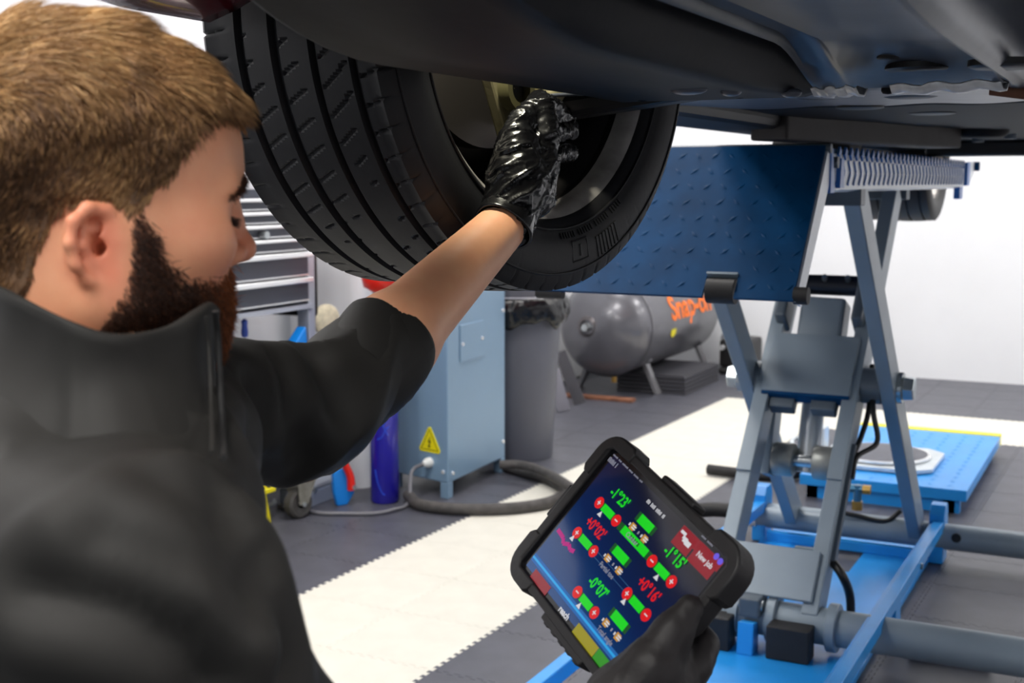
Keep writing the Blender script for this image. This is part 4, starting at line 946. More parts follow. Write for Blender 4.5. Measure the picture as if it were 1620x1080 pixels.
# inspection lamp inside the wheel housing
il = thing('inspection_lamp', (-0.80, 1.30, 1.92), 'small inspection lamp clipped inside the wheel arch above the gloved hand', 'lamp')
MB().lathe([(0.001, 0.03), (0.022, 0.03), (0.028, 0.0), (0.022, -0.01)], (-0.72, 1.36, 1.88), (0.3, 0.4, 1), 20).build('lamp_head', BLACK, il, smooth=40)
MB().lathe([(0.001, -0.008), (0.021, -0.008)], (-0.72, 1.36, 1.88), (0.3, 0.4, 1), 20).build('lamp_lens', LPANEL, il)
ld = bpy.data.lights.new('inspection_light', 'SPOT'); ld.energy = 13; ld.color = (1.0, 0.96, 0.78); ld.spot_size = 1.5; ld.spot_blend = 0.6; ld.shadow_soft_size = 0.02
lo = bpy.data.objects.new('inspection_light', ld); COL.objects.link(lo); lo.location = (-0.715, 1.345, 1.865)
tgt = WP(830, 200, 0.1); lo.rotation_euler = Vector(tgt - np.array(lo.location)).to_track_quat('-Z', 'Y').to_euler()
# ------------------------------------------------------------------ rugged tablet
T0 = CAM + np.array([-0.474, 1.170, -0.251])
TU = unit((0.749, -0.574, -0.285)); TVd = np.array([-0.523, -0.296, -0.758]); TVd = unit(TVd - TU * np.dot(TU, TVd))
TN = unit(np.cross(TVd, TU))
if TN[1] > 0: TN = -TN                                              # out of the screen
TW, TH = 0.240, 0.177
tb = thing('tablet', tuple(T0 + TU * TW / 2 + TVd * TH / 2), 'black rugged tablet tilted in the gloved hand, its screen showing green and red angle readings', 'tablet')
def tq(u, v, off=0.0): return T0 + TU * u + TVd * v + TN * off
CASE = M('tablet_case_rubber', (24, 22, 24), 0.55, bump=(140, 0.15))
def rrect(u0, v0, u1, v1, r, n=6):
    P = []
    for cu_, cv_, a0_ in ((u1 - r, v1 - r, 0), (u0 + r, v1 - r, 90), (u0 + r, v0 + r, 180), (u1 - r, v0 + r, 270)):
        for k in range(n + 1):
            a = math.radians(a0_ + 90 * k / n); P.append((cu_ + r * math.cos(a), cv_ + r * math.sin(a)))
    return P
def tprism(poly, off0, off1, name, mat, bevel=0.0, parent=None):
    mb = MB(); A = [tq(u, v, off0) for u, v in poly]; B = [tq(u, v, off1) for u, v in poly]; n = len(poly)
    mb.add(A + B, [tuple(range(n)), tuple(range(n, 2 * n))] + [(i, (i + 1) % n, n + (i + 1) % n, n + i) for i in range(n)])
    return mb.build(name, mat, parent or tb, bevel=bevel, smooth=35)
tprism(rrect(0.004, 0.004, TW - 0.004, TH - 0.004, 0.018), -0.018, 0.0, 'case_back', CASE, 0.003)
# raised frame round the screen
su0, sv0, su1, sv1 = 0.021, 0.017, TW - 0.019, TH - 0.017
fr = MB(); O = rrect(0.003, 0.003, TW - 0.003, TH - 0.003, 0.018); I = rrect(su0 - 0.006, sv0 - 0.005, su1 + 0.006, sv1 + 0.005, 0.004); n = len(O)
V = [tq(u, v, -0.001) for u, v in O] + [tq(u, v, 0.005) for u, v in O] + [tq(u, v, 0.005) for u, v in I] + [tq(u, v, 0.0005) for u, v in I]
f = []
for k in range(3):
    for i in range(n):
        j = (i + 1) % n; f.append((k * n + i, k * n + j, (k + 1) * n + j, (k + 1) * n + i))
fr.add(V, f); fr.build('case_frame', CASE, tb, bevel=0.0015)
# corner bumpers and grip blocks
for (u, v) in ((0, 0), (1, 0), (1, 1), (0, 1)):
    uc, vc = (0.0 if u == 0 else TW), (0.0 if v == 0 else TH); du, dv = (1 if u == 0 else -1), (1 if v == 0 else -1)
    arm_ = 0.05; th_ = 0.013; r_c = 0.026
    P = [(arm_, 0.003), (arm_ - 0.006, -0.002)]
    for k in range(7):
        a = math.radians(270 - 90 * k / 6); P.append((-0.002 + r_c + r_c * math.cos(a), -0.002 + r_c + r_c * math.sin(a)))
    P += [(-0.002, arm_ - 0.006), (0.003, arm_), (th_, arm_), (th_, th_ + 0.006), (th_ + 0.006, th_), (arm_, th_)]
    tprism([(uc + du * a, vc + dv * b) for a, b in P], -0.019, 0.0062, 'corner_bumper', CASE, 0.002)
for (u0, v0, u1, v1) in ((0.095, -0.003, 0.15, 0.004), (0.085, TH - 0.004, 0.165, TH + 0.004), (-0.003, 0.07, 0.004, 0.11)):
    tprism([(u0, v0), (u1, v0), (u1, v1), (u0, v1)], -0.016, 0.003, 'grip_block', CASE, 0.002)
for k in range(5): tprism([(0.09 + k * 0.015, TH + 0.002), (0.098 + k * 0.015, TH + 0.002), (0.098 + k * 0.015, TH + 0.006), (0.09 + k * 0.015, TH + 0.006)], -0.014, 0.0, 'grip_rib', CASE, 0.001)
tprism(rrect(su0 - 0.007, sv0 - 0.006, su1 + 0.007, sv1 + 0.006, 0.004), -0.001, 0.0008, 'bezel', M('tablet_bezel', (26, 26, 30), 0.15), 0)
# screen, an emitter with its own picture
sm = bpy.data.materials.new('lit_screen'); sm.use_nodes = True; nt = sm.node_tree; b = nt.nodes['Principled BSDF']
b.inputs['Base Color'].default_value = (0.004, 0.004, 0.006, 1); b.inputs['Roughness'].default_value = 0.12
at_ = nt.nodes.new('ShaderNodeAttribute'); at_.attribute_name = 'screen_uv'
sx_ = nt.nodes.new('ShaderNodeSeparateXYZ'); nt.links.new(at_.outputs['Vector'], sx_.inputs[0])
rp = nt.nodes.new('ShaderNodeValToRGB'); rp.color_ramp.elements[0].color = lin((16, 14, 24)); rp.color_ramp.elements[0].position = 0.15
rp.color_ramp.elements[1].color = lin((0, 74, 138)); rp.color_ramp.elements[1].position = 1.0
e_ = rp.color_ramp.elements.new(0.55); e_.color = lin((8, 34, 84))
nt.links.new(sx_.outputs[1], rp.inputs[0]); nt.links.new(rp.outputs[0], b.inputs['Emission Color']); b.inputs['Emission Strength'].default_value = 0.8
nsx, nsy = 12, 8
G = [[tq(su0 + (su1 - su0) * i / nsx, sv0 + (sv1 - sv0) * j / nsy, 0.0012) for i in range(nsx + 1)] for j in range(nsy + 1)]
scr = MB().grid(G).build('screen', sm, tb, recalc=False)
atr = scr.data.attributes.new('screen_uv', 'FLOAT_VECTOR', 'POINT')
for j in range(nsy + 1):
    for i in range(nsx + 1): atr.data[j * (nsx + 1) + i].vector = (i / nsx, 0.72 * j / nsy + 0.28 * (1 - i / nsx), 0)
def EM(name, col, s=0.8): return M(name, (4, 4, 4), 0.3, emit=(col, s))
GRN, REDE, WHT, ORG, CYN, MAG, YEL, DRED, DGRN, GRY, BLN, NAV, DK = (EM('ui_green', (20, 226, 30)), EM('ui_red', (232, 14, 24)), EM('ui_white', (225, 225, 230)), EM('ui_orange', (206, 150, 60)), EM('ui_cyan', (30, 170, 240)), EM('ui_magenta', (190, 10, 130)),
    EM('ui_yellow', (160, 150, 10)), EM('ui_dark_red', (150, 34, 46)), EM('ui_leaf', (40, 150, 20)), EM('ui_grey', (150, 150, 165)), EM('ui_blue_line', (40, 90, 140)), EM('ui_navy', (10, 22, 60)), EM('ui_dark_green', (10, 80, 30)))
def suv(px, py):
    q = onplane(px, py, T0, TN) - T0; return np.dot(q, TU), np.dot(q, TVd)
UI = {}
def ui(mat, pts, lay):
    UI.setdefault((mat.name), (mat, MB()))[1].add([tq(u, v, 0.0013 + 0.0001 * lay) for u, v in pts], [tuple(range(len(pts)))])
def disc(px, py, r, mat, lay):
    u, v = suv(px, py); ui(mat, [(u + r * math.cos(a), v + r * math.sin(a)) for a in np.linspace(0, 2 * np.pi, 20, endpoint=False)], lay)
def sign(px, py, plus):
    u, v = suv(px, py); a, b = 0.0026, 0.0006
    ui(WHT, [(u - a, v - b), (u + a, v - b), (u + a, v + b), (u - a, v + b)], 4)
    if plus: ui(WHT, [(u - b, v - a), (u + b, v - a), (u + b, v + a), (u - b, v + a)], 5)
def hbar(p0, p1, th_, mat, lay):
    (u0, v0), (u1, v1) = suv(*p0), suv(*p1); v = (v0 + v1) / 2
    ui(mat, [(u0, v - th_), (u1, v - th_), (u1, v + th_), (u0, v + th_)], lay)
def uibox(u0, v0, u1, v1, mat, lay): ui(mat, [(u0, v0), (u1, v0), (u1, v1), (u0, v1)], lay)
def tri_up(px, py, s=0.0034):
    u, v = suv(px, py); ui(WHT, [(u, v - s), (u + s, v + s), (u - s, v + s)], 6)
def utext(px, py, txt, size, mat, sx=1.0, bold=0.0, uv=None):
    u, v = uv or suv(px, py); textmesh(txt, size, tq(u, v, 0.0013), TU, -TVd, mat, 'screen_text', scr, 0.0009, 'CENTER', 0, bold, sx)
for pc, pe in (((951, 797), (975, 823)), ((1034, 889), (1063, 920)), ((916, 844), (939, 872)), ((995, 940), (1022, 973)), ((915, 935), (942, 972))):
    (u0, v0), (u1, v1) = suv(*pc), suv(*pe); v = (v0 + v1) / 2; uc = (u0 + u1) / 2; hw = 0.0135
    uibox(uc - hw, v - 0.004, uc + hw, v + 0.004, DGRN if False else DK, 1); uibox(uc - hw * 0.72, v - 0.004, uc + hw * 0.72, v + 0.004, GRN, 2)
    for q in (-1, 1):
        ui(REDE, [(uc + q * 0.0172 + 0.0062 * math.cos(a), v + 0.0062 * math.sin(a)) for a in np.linspace(0, 2 * np.pi, 20, endpoint=False)], 3)
    pl = {951: (1, 0), 1034: (0, 1), 916: (1, 1), 995: (1, 0), 915: (0, 1)}[pc[0]]
    for q, isp in zip((-1, 1), pl):
        a_, b_ = 0.0026, 0.0006; cu_ = uc + q * 0.0172
        uibox(cu_ - a_, v - b_, cu_ + a_, v + b_, WHT, 4)
        if isp: uibox(cu_ - b_, v - a_, cu_ + b_, v + a_, WHT, 5)
    tu = {951: -0.006, 1034: 0.0, 916: -0.0175, 995: -0.014, 915: -0.004}[pc[0]]
    ui(WHT, [(uc + tu, v + 0.0035), (uc + tu + 0.0034, v + 0.0095), (uc + tu - 0.0034, v + 0.0095)], 6)
(u0, v0), (u1, v1) = suv(981, 830), suv(1030, 884); vm = (v0 + v1) / 2
uibox(u0, vm - 0.0042, u1, vm + 0.0042, DK, 1); uibox(u0 + 0.007, vm - 0.0042, u1 - 0.007, vm + 0.0042, GRN, 2)
for k in range(5): uibox((u0 + u1) / 2 - 0.008 + k * 0.0035, vm - 0.002, (u0 + u1) / 2 - 0.006 + k * 0.0035, vm + 0.002, DK, 3)
(u0, v0), (u1, v1) = suv(943, 876), suv(994, 934); vm = (v0 + v1) / 2
uibox(u0, vm - 0.0032, u1, vm - 0.0026, BLN, 1); uibox(u0, vm + 0.0026, u1, vm + 0.0032, BLN, 1)
utext(982, 789, "-1°23'", 0.0155, GRN, 0.82, 0.0004); utext(1069, 883, "-1°15'", 0.0155, GRN, 0.82, 0.0004); utext(948, 931, "-0°07'", 0.0155, GRN, 0.82, 0.0004)
utext(944, 837, "+0°02'", 0.0155, REDE, 0.80, 0.0004); utext(1028, 934, "+0°16'", 0.0155, REDE, 0.80, 0.0004)
for (gx_, gy_), (lx_, ly_), txt in (((1023, 829), (1009, 847), 'Camber'), ((983, 879), (970, 895), 'Partial toe'), ((981, 982), (968, 1002), 'Total angle')):
    u, v = suv(gx_, gy_); uibox(u - 0.016, v - 0.0046, u + 0.016, v + 0.0046, DK, 1); uibox(u - 0.0115, v - 0.0046, u + 0.0115, v + 0.0046, GRN, 2)
    for q in (-0.011, 0.011):
        uibox(u + q - 0.0035, v + 0.0075, u + q + 0.0035, v + 0.0145, ORG, 2)
        uibox(u + q - 0.0062, v + 0.0095, u + q - 0.0042, v + 0.0125, WHT, 3); uibox(u + q - 0.001, v + 0.0088, u + q + 0.0052, v + 0.0102, WHT, 3); uibox(u + q - 0.001, v + 0.0112, u + q + 0.0052, v + 0.0126, WHT, 3)
    uibox(u - 0.001, v + 0.0095, u + 0.001, v + 0.0125, GRY, 2)
    utext(0, 0, txt, 0.0072, GRY, 0.85, 0.0001, (u - 0.001, v + 0.0195))
# illegible small writing stays as small pale strokes
def strokes(p0, p1, th_, mat, words):
    (u0, v0), (u1, v1) = suv(*p0), suv(*p1); v = (v0 + v1) / 2; x = u0; k = 0
    while x < u1:
        wl = words[k % len(words)]; k += 1
        for c_ in range(wl):
            if x < u1: uibox(x, v - th_ * (0.7 + 0.3 * ((c_ * 7 + k) % 3) / 2), x + 0.0011, v + th_ * 0.8, mat, 2)
            x += 0.0018
        x += 0.0022
strokes((972, 720), (1019, 765), 0.0010, GRY, (5, 3, 6, 4)); strokes((1026, 792), (1052, 820), 0.0022, WHT, (3, 4, 5)); strokes((965, 726), (976, 738), 0.0030, GRY, (7,))
# right hand red panels
v_t, v_b = sv0, sv1
ru0, rv0 = suv(1090, 826); ru1 = su1
uibox(ru0, sv0 + 0.002, su1 - 0.001, sv0 + 0.012, DRED, 1)
strokes((1112, 848), (1128, 864), 0.0009, GRY, (4, 5))
u_a, v_a = suv(1086, 857); uibox(u_a - 0.014, v_a - 0.010, u_a + 0.012, v_a + 0.010, DRED, 1)
for q in range(3): uibox(u_a - 0.012 + q * 0.006, v_a - 0.006 + q * 0.003, u_a - 0.004 + q * 0.006, v_a - 0.003 + q * 0.003, WHT, 3)
uibox(u_a - 0.004, v_a - 0.002, u_a + 0.008, v_a + 0.002, WHT, 3)
u_b, v_b2 = suv(1118, 886); uibox(u_b - 0.018, v_b2 - 0.009, u_b + 0.016, v_b2 + 0.012, DRED, 1); utext(0, 0, 'New job', 0.0075, WHT, 0.9, 0.0002, (u_b, v_b2 + 0.001))
disc(1135, 881, 0.0032, EM('ui_violet', (110, 90, 235)), 3); disc(1141, 889, 0.0032, MATS['ui_violet'], 3)
# magenta mark
zz = [suv(x, y) for x, y in ((884, 838), (893, 852), (892, 860), (902, 862), (903, 870), (910, 873))]
for (a, b_) in zip(zz[:-1], zz[1:]):
    d_ = unit(np.array(b_) - np.array(a)); n_ = np.array([-d_[1], d_[0]]) * 0.0022
    ui(MAG, [tuple(np.array(a) - n_), tuple(np.array(b_) - n_), tuple(np.array(b_) + n_), tuple(np.array(a) + n_)], 2)
# task bar
_, vtb = suv(908, 958)
uibox(su0, vtb - 0.0012, su1, vtb + 0.0012, CYN, 2); uibox(su0, vtb - 0.004, su1, vtb + 0.004, EM('ui_cyan_glow', (0, 100, 180)), 1)
u_r, _ = suv(853, 896); u_r2, _ = suv(874, 926); uibox(u_r, vtb + 0.006, u_r2 + 0.002, vtb + 0.016, DRED, 2)
u_y, _ = suv(918, 985); u_y2, _ = suv(949, 1026); uibox(u_y, vtb + 0.006, u_y2, vtb + 0.017, YEL, 2); uibox(u_y2 + 0.0005, vtb + 0.006, u_y2 + 0.024, vtb + 0.017, DGRN, 2)
utext(0, 0, 'reach', 0.009, WHT, 0.9, 0.0003, ((u_r2 + u_y) / 2 + 0.008, vtb + 0.0115))
for k_, (m_, mb_) in UI.items(): mb_.build('screen_graphic', m_, scr, recalc=False).update_tag()
for o in list(bpy.data.objects):
    if o.name.startswith('screen_graphic'): o['kind'] = 'stuff'
# ------------------------------------------------------------------ implicit surfaces for the figure
class Field:
    def __init__(s, lo, hi, h):
        s.lo = np.array(lo, float); s.h = h
        s.n = np.ceil((np.array(hi) - s.lo) / h).astype(int) + 1
        s.ax = [s.lo[i] + h * np.arange(s.n[i]) for i in range(3)]
        s.V = np.full(s.n, 0.06, np.float32)
    def sl(s, lo, hi):
        a = np.clip(np.floor((np.array(lo) - s.lo) / s.h).astype(int), 0, s.n); b = np.clip(np.ceil((np.array(hi) - s.lo) / s.h).astype(int) + 1, 0, s.n)
        return tuple(slice(a[i], b[i]) for i in range(3))
    def pts(s, q): return np.stack(np.meshgrid(s.ax[0][q[0]], s.ax[1][q[1]], s.ax[2][q[2]], indexing='ij'), -1)
    def comb(s, q, d, k, op):
        a = s.V[q]
        if op == 'add':
            h = np.maximum(k - np.abs(a - d), 0) / max(k, 1e-6); s.V[q] = np.minimum(a, d) - h * h * k * 0.25
        else:
            d = -d; h = np.maximum(k - np.abs(a - d), 0) / max(k, 1e-6); s.V[q] = np.maximum(a, d) + h * h * k * 0.25
    def ell(s, c, r, k=0.01, R=None, op='add'):
        c = np.array(c, float); r = np.ones(3) * r; m = r.max() + k + 3 * s.h + 0.005
        q = s.sl(c - m, c + m); P = s.pts(q) - c
        if R is not None: P = P @ np.asarray(R)       # rows of R.T are the axes: R columns = axes
        k0 = np.linalg.norm(P / r, axis=-1); k1 = np.linalg.norm(P / (r * r), axis=-1) + 1e-9
        s.comb(q, k0 * (k0 - 1) / k1, k, op); return s
    def cone(s, a, b, ra, rb=None, k=0.01, op='add', flat=None):
        rb = ra if rb is None else rb; a = np.array(a, float); b = np.array(b, float); m = max(ra, rb) + k + 3 * s.h + 0.005
        q = s.sl(np.minimum(a, b) - m, np.maximum(a, b) + m); P = s.pts(q) - a; ba = b - a; L2 = ba @ ba
        t = np.clip((P @ ba) / L2, 0, 1); Q = P - t[..., None] * ba
        if flat is not None:                            # flat = (direction, factor): squash along a direction
            dd = unit(flat[0]); w_ = Q @ dd; Q = Q + (w_ * (1 / flat[1] - 1))[..., None] * dd
        d = np.linalg.norm(Q, axis=-1) - (ra + (rb - ra) * t)
        s.comb(q, d, k, op); return s
    def chain(s, pts, rs, k=0.01, **kw):
        for i in range(len(pts) - 1): s.cone(pts[i], pts[i + 1], rs[i] if not np.isscalar(rs) else rs, rs[i + 1] if not np.isscalar(rs) else rs, k, **kw)
        return s
    def mesh(s, smooth=1):
        V = s.V; n = np.array(V.shape); ins = V < 0
        cs = {}
        for i in (0, 1):
            for j in (0, 1):
                for k in (0, 1): cs[i, j, k] = V[i:n[0] - 1 + i, j:n[1] - 1 + j, k:n[2] - 1 + k]
        cnt = sum((c < 0).astype(np.int8) for c in cs.values()); act = (cnt > 0) & (cnt < 8)
        I = np.argwhere(act); acc = np.zeros((len(I), 3)); nn = np.zeros(len(I)); vals = {k: c[act] for k, c in cs.items()}
        keys = list(cs)
        for a in keys:
            for ax in range(3):
                if a[ax] == 0:
                    b = list(a); b[ax] = 1; b = tuple(b); va, vb = vals[a], vals[b]; m = (va < 0) != (vb < 0)
                    t = np.where(m, va / np.where(np.abs(va - vb) < 1e-12, 1, va - vb), 0)
                    p = np.tile(np.array(a, float), (len(I), 1)); p[:, ax] += t; acc[m] += p[m]; nn[m] += 1
        P = s.lo + (I + acc / nn[:, None]) * s.h
        idx = np.full(act.shape, -1, int); idx[act] = np.arange(len(I)); Fc = []
        for ax in range(3):
            o1, o2 = [(1, 2), (2, 0), (0, 1)][ax]
            A = np.take(ins, range(0, n[ax] - 1), ax); B = np.take(ins, range(1, n[ax]), ax); ch = A != B
            E_ = np.argwhere(ch); ok = (E_[:, o1] > 0) & (E_[:, o2] > 0) & (E_[:, o1] < n[o1] - 1) & (E_[:, o2] < n[o2] - 1); E_ = E_[ok]
            def cell(d1, d2):
                q = E_.copy(); q[:, o1] += d1; q[:, o2] += d2; return idx[q[:, 0], q[:, 1], q[:, 2]]
            Q = np.stack([cell(-1, -1), cell(0, -1), cell(0, 0), cell(-1, 0)], 1); fl = A[E_[:, 0], E_[:, 1], E_[:, 2]]
            Q[~fl] = Q[~fl][:, ::-1]; Fc.append(Q)
        Fc = np.concatenate(Fc)
        for _ in range(smooth):
            S_ = np.zeros_like(P); C_ = np.zeros(len(P))
            for i in range(4):
                a, b = Fc[:, i], Fc[:, (i + 1) % 4]
                np.add.at(S_, a, P[b]); np.add.at(C_, a, 1)
            P = 0.5 * P + 0.5 * S_ / np.maximum(C_, 1)[:, None]
        return P, Fc
def normals(P, Fc):
    N = np.zeros_like(P); fn_ = np.cross(P[Fc[:, 2]] - P[Fc[:, 0]], P[Fc[:, 3]] - P[Fc[:, 1]])
    for i in range(4): np.add.at(N, Fc[:, i], fn_)
    return N / (np.linalg.norm(N, axis=1)[:, None] + 1e-12)
def vnoise(P, sc_, seed=0):
    """smooth value noise, vectorised"""
    Q = np.asarray(P) * sc_ + seed * 17.3; i = np.floor(Q).astype(np.int64); f_ = Q - i; u = f_ * f_ * (3 - 2 * f_)
    def hsh(a): 
        h = (a[..., 0] * 73856093) ^ (a[..., 1] * 19349663) ^ (a[..., 2] * 83492791); h = (h ^ (h >> 13)) * 1274126177; return ((h ^ (h >> 16)) & 0xffff) / 65535.0
    r = 0
    for dx in (0, 1):
        for dy in (0, 1):
            for dz in (0, 1):
                w_ = (u[..., 0] if dx else 1 - u[..., 0]) * (u[..., 1] if dy else 1 - u[..., 1]) * (u[..., 2] if dz else 1 - u[..., 2])
                r = r + w_ * hsh(i + np.array([dx, dy, dz]))
    return r * 2 - 1

# head frame: f forward, l to the man's left, z up, origin between the ears
EARD, HYAW = 0.845, 33.0
LOCAL = (math.cos(math.radians(HYAW)), math.sin(math.radians(HYAW)))
HFv = RT * LOCAL[0] + FH * LOCAL[1]; HLv = -RT * LOCAL[1] + FH * LOCAL[0]
HB = np.stack([HFv, HLv, ZU], 1)
HO = at(176, 387, EARD) + HLv * 0.074
def hw(P): return np.asarray(P) @ HB.T + HO
hf = Field((-0.135, -0.098, -0.2), (0.15, 0.098, 0.17), 0.002)
hf.ell((0.002, 0, 0.062), (0.108, 0.077, 0.088)).ell((0.046, 0, 0.06), (0.066, 0.066, 0.062), 0.03)
hf.ell((0.05, 0, -0.005), (0.052, 0.061, 0.07), 0.03)
for s_ in (-1, 1):
    hf.ell((0.066, s_ * 0.048, -0.002), (0.026, 0.017, 0.018), 0.03)
    hf.cone((0.0, s_ * 0.056, -0.035), (0.063, s_ * 0.02, -0.076), 0.02, 0.018, 0.035)
    hf.cone((0.0, s_ * 0.058, 0.0), (0.0, s_ * 0.055, -0.04), 0.018, 0.02, 0.03)
hf.ell((0.071, 0, -0.074), (0.018, 0.025, 0.019), 0.025).ell((0.075, 0, -0.04), (0.028, 0.036, 0.03), 0.02)
hf.cone((-0.02, 0, -0.02), (-0.045, 0, -0.2), 0.058, 0.066, 0.03)
hf.cone((0.02, 0, -0.06), (-0.01, 0, -0.2), 0.045, 0.05, 0.03)
for s_ in (-1, 1):
    hf.cone((0.100, s_ * 0.010, 0.040), (0.088, s_ * 0.044, 0.036), 0.0095, 0.009, 0.02)
    hf.ell((0.110, s_ * 0.036, 0.017), (0.017, 0.024, 0.014), 0.014, op='sub')
    hf.ell((0.0845, s_ * 0.036, 0.0175), (0.0135, 0.0165, 0.0125), 0.004)
    hf.cone((0.0975, s_ * 0.024, 0.0145), (0.0885, s_ * 0.051, 0.0150), 0.0024, 0.0022, 0.003)
hf.chain([(0.103, 0, 0.034), (0.1095, 0, 0.014), (0.120, 0, -0.0085)], [0.0075, 0.0080, 0.0090], 0.012)
hf.cone((0.120, 0, -0.0085), (0.100, 0, -0.018), 0.0088, 0.007, 0.008)
for s_ in (-1, 1):
    hf.ell((0.1055, s_ * 0.0135, -0.0125), (0.0120, 0.0070, 0.0082), 0.007)
    hf.ell((0.1085, s_ * 0.0070, -0.0215), (0.0055, 0.0034, 0.0032), 0.003, op='sub')
for s_ in (-1, 1):
    hf.cone((0.1005, 0, -0.0325), (0.089, s_ * 0.022, -0.0375), 0.0062, 0.004, 0.008)
    hf.cone((0.0985, 0, -0.0445), (0.087, s_ * 0.021, -0.0395), 0.0068, 0.004, 0.008)
# ears
for s_ in (-1, 1):
    def ep(f_, z_, o_): return (f_, s_ * (0.069 + o_ + max(0, -f_) * 0.32), z_)
    hf.ell(ep(-0.012, 0.0, -0.001), (0.018, 0.0045, 0.024), 0.006)
    hf.chain([ep(*q) for q in ((0.004, -0.004, 0.002), (0.004, 0.012, 0.003), (-0.003, 0.0225, 0.004), (-0.016, 0.0245, 0.005), (-0.0265, 0.016, 0.005), (-0.0295, 0.002, 0.005), (-0.026, -0.012, 0.005), (-0.017, -0.0225, 0.004), (-0.008, -0.0285, 0.003))], [0.0035, 0.0042, 0.0045, 0.0045, 0.0042, 0.0040, 0.0040, 0.0042, 0.0048], 0.004)
    hf.cone(ep(-0.008, -0.026, 0.001), ep(-0.001, -0.024, -0.001), 0.006, 0.0045, 0.006)
    hf.chain([ep(*q) for q in ((-0.018, 0.014, 0.002), (-0.0205, 0.0, 0.003), (-0.015, -0.0125, 0.002), (-0.008, -0.016, 0.002))], [0.003, 0.0034, 0.0034, 0.003], 0.004)
    hf.ell(ep(0.0045, -0.004, 0.001), (0.0045, 0.004, 0.0065), 0.004)
    hf.ell(ep(-0.008, -0.002, 0.001), (0.0075, 0.0055, 0.0095), 0.004, op='sub')
    hf.ell(ep(-0.0035, -0.003, -0.005), (0.0034, 0.010, 0.0045), 0.003, op='sub')
    hf.ell(ep(-0.012, 0.012, 0.002), (0.006, 0.003, 0.005), 0.004, op='sub')
HP, HFc = hf.mesh(1)
HN = normals(HP, HFc)
hb = Field.__new__(Field)
# body under the clothes: trunk, arms, legs
shR, shL = AB(-0.222, 0.70, 1.205), AB(-0.315, 1.06, 1.255)
neckb = AB(-0.305, 0.895, 1.33); chest = AB(-0.30, 0.885, 1.16); belly = AB(-0.40, 0.86, 0.98); pelv = AB(-0.47, 0.84, 0.86)
elL = at(505, 654, 1.215); wrL = WP(803, 352, 0.122); dW = np.dot(wrL - CAM, FWD); wrL = at(801, 352, dW - 0.075)
def TPt(px, py, off): return onplane(px, py, T0 + TN * off, TN)
wrR = TPt(990, 1185, -0.004); elR = AB(-0.092, 0.79, 0.94)
ffw = unit(RT * math.cos(math.radians(22)) + FH * math.sin(math.radians(22)))   # chest faces this way
fsd = np.array([-ffw[1], ffw[0], 0])
legs = []
for s_ in (-1, 1):
    hip = pelv + fsd * (0.09 * s_) - ZU * 0.05; kn_ = hip + ffw * (0.10 + 0.04 * s_) + fsd * 0.03 * s_ + ZU * (0.47 - hip[2]); an_ = np.array([*(kn_ - ffw * 0.10)[:2], 0.09])
    legs.append((hip, kn_, an_))
bf = Field(np.min([shR, shL, pelv, *[l[2] for l in legs], elR, wrR], 0) - 0.3, np.max([shL, wrL, wrR, shR, pelv], 0) + 0.2, 0.0085)
bf.chain([pelv, belly - ffw * 0.03, chest - ffw * 0.085], [0.12, 0.105, 0.095], 0.06).cone(shR, shL, 0.06, 0.06, 0.06).cone(chest - ffw * 0.08, neckb, 0.09, 0.058, 0.06).cone(neckb, hw((-0.03, 0, -0.14)), 0.058, 0.055, 0.03)
mid = elL + (wrL - elL) * 0.32
fdir = unit(np.cross(wrL - elL, FWD))
bf.cone(shL, elL, 0.052, 0.041, 0.03).cone(elL, mid, 0.041, 0.0455, 0.03).cone(mid, wrL, 0.0455, 0.030, 0.03)
bf.cone(shR, elR, 0.052, 0.043, 0.03).cone(elR, elR + (wrR - elR) * 0.3, 0.043, 0.044, 0.03).cone(elR + (wrR - elR) * 0.3, wrR, 0.044, 0.029, 0.03)
for hip, kn_, an_ in legs: bf.cone(hip, kn_, 0.085, 0.06, 0.05).cone(kn_, an_, 0.058, 0.04, 0.03).cone(an_, an_ + ffw * 0.12 - ZU * 0.05, 0.04, 0.03, 0.03)
BP, BF_ = bf.mesh(3)
SKIN = bpy.data.materials.new('skin'); SKIN.use_nodes = True; nt = SKIN.node_tree; b = nt.nodes['Principled BSDF']
b.inputs['Roughness'].default_value = 0.48; b.inputs['Subsurface Weight'].default_value = 0.12; b.inputs['Subsurface Radius'].default_value = (1, 0.35, 0.2); b.inputs['Subsurface Scale'].default_value = 0.004
va = nt.nodes.new('ShaderNodeAttribute'); va.attribute_name = 'ruddy'
tcn = nt.nodes.new('ShaderNodeTexCoord'); nz = nt.nodes.new('ShaderNodeTexNoise'); nz.inputs['Scale'].default_value = 38; nz.inputs['Detail'].default_value = 6; nt.links.new(tcn.outputs['Object'], nz.inputs['Vector'])
mx = nt.nodes.new('ShaderNodeMix'); mx.data_type = 'RGBA'; mx.inputs['A'].default_value = lin((242, 180, 138)); mx.inputs['B'].default_value = lin((216, 116, 88))
ad = nt.nodes.new('ShaderNodeMath'); ad.operation = 'MULTIPLY_ADD'; ad.inputs[1].default_value = 0.5; ad.inputs[2].default_value = -0.12; nt.links.new(nz.outputs['Fac'], ad.inputs[0])
ad2 = nt.nodes.new('ShaderNodeMath'); ad2.operation = 'ADD'; ad2.use_clamp = True; nt.links.new(ad.outputs[0], ad2.inputs[0]); nt.links.new(va.outputs['Fac'], ad2.inputs[1])
nt.links.new(ad2.outputs[0], mx.inputs['Factor']); nt.links.new(mx.outputs['Result'], b.inputs['Base Color'])
nb = nt.nodes.new('ShaderNodeTexNoise'); nb.inputs['Scale'].default_value = 420; nt.links.new(tcn.outputs['Object'], nb.inputs['Vector'])
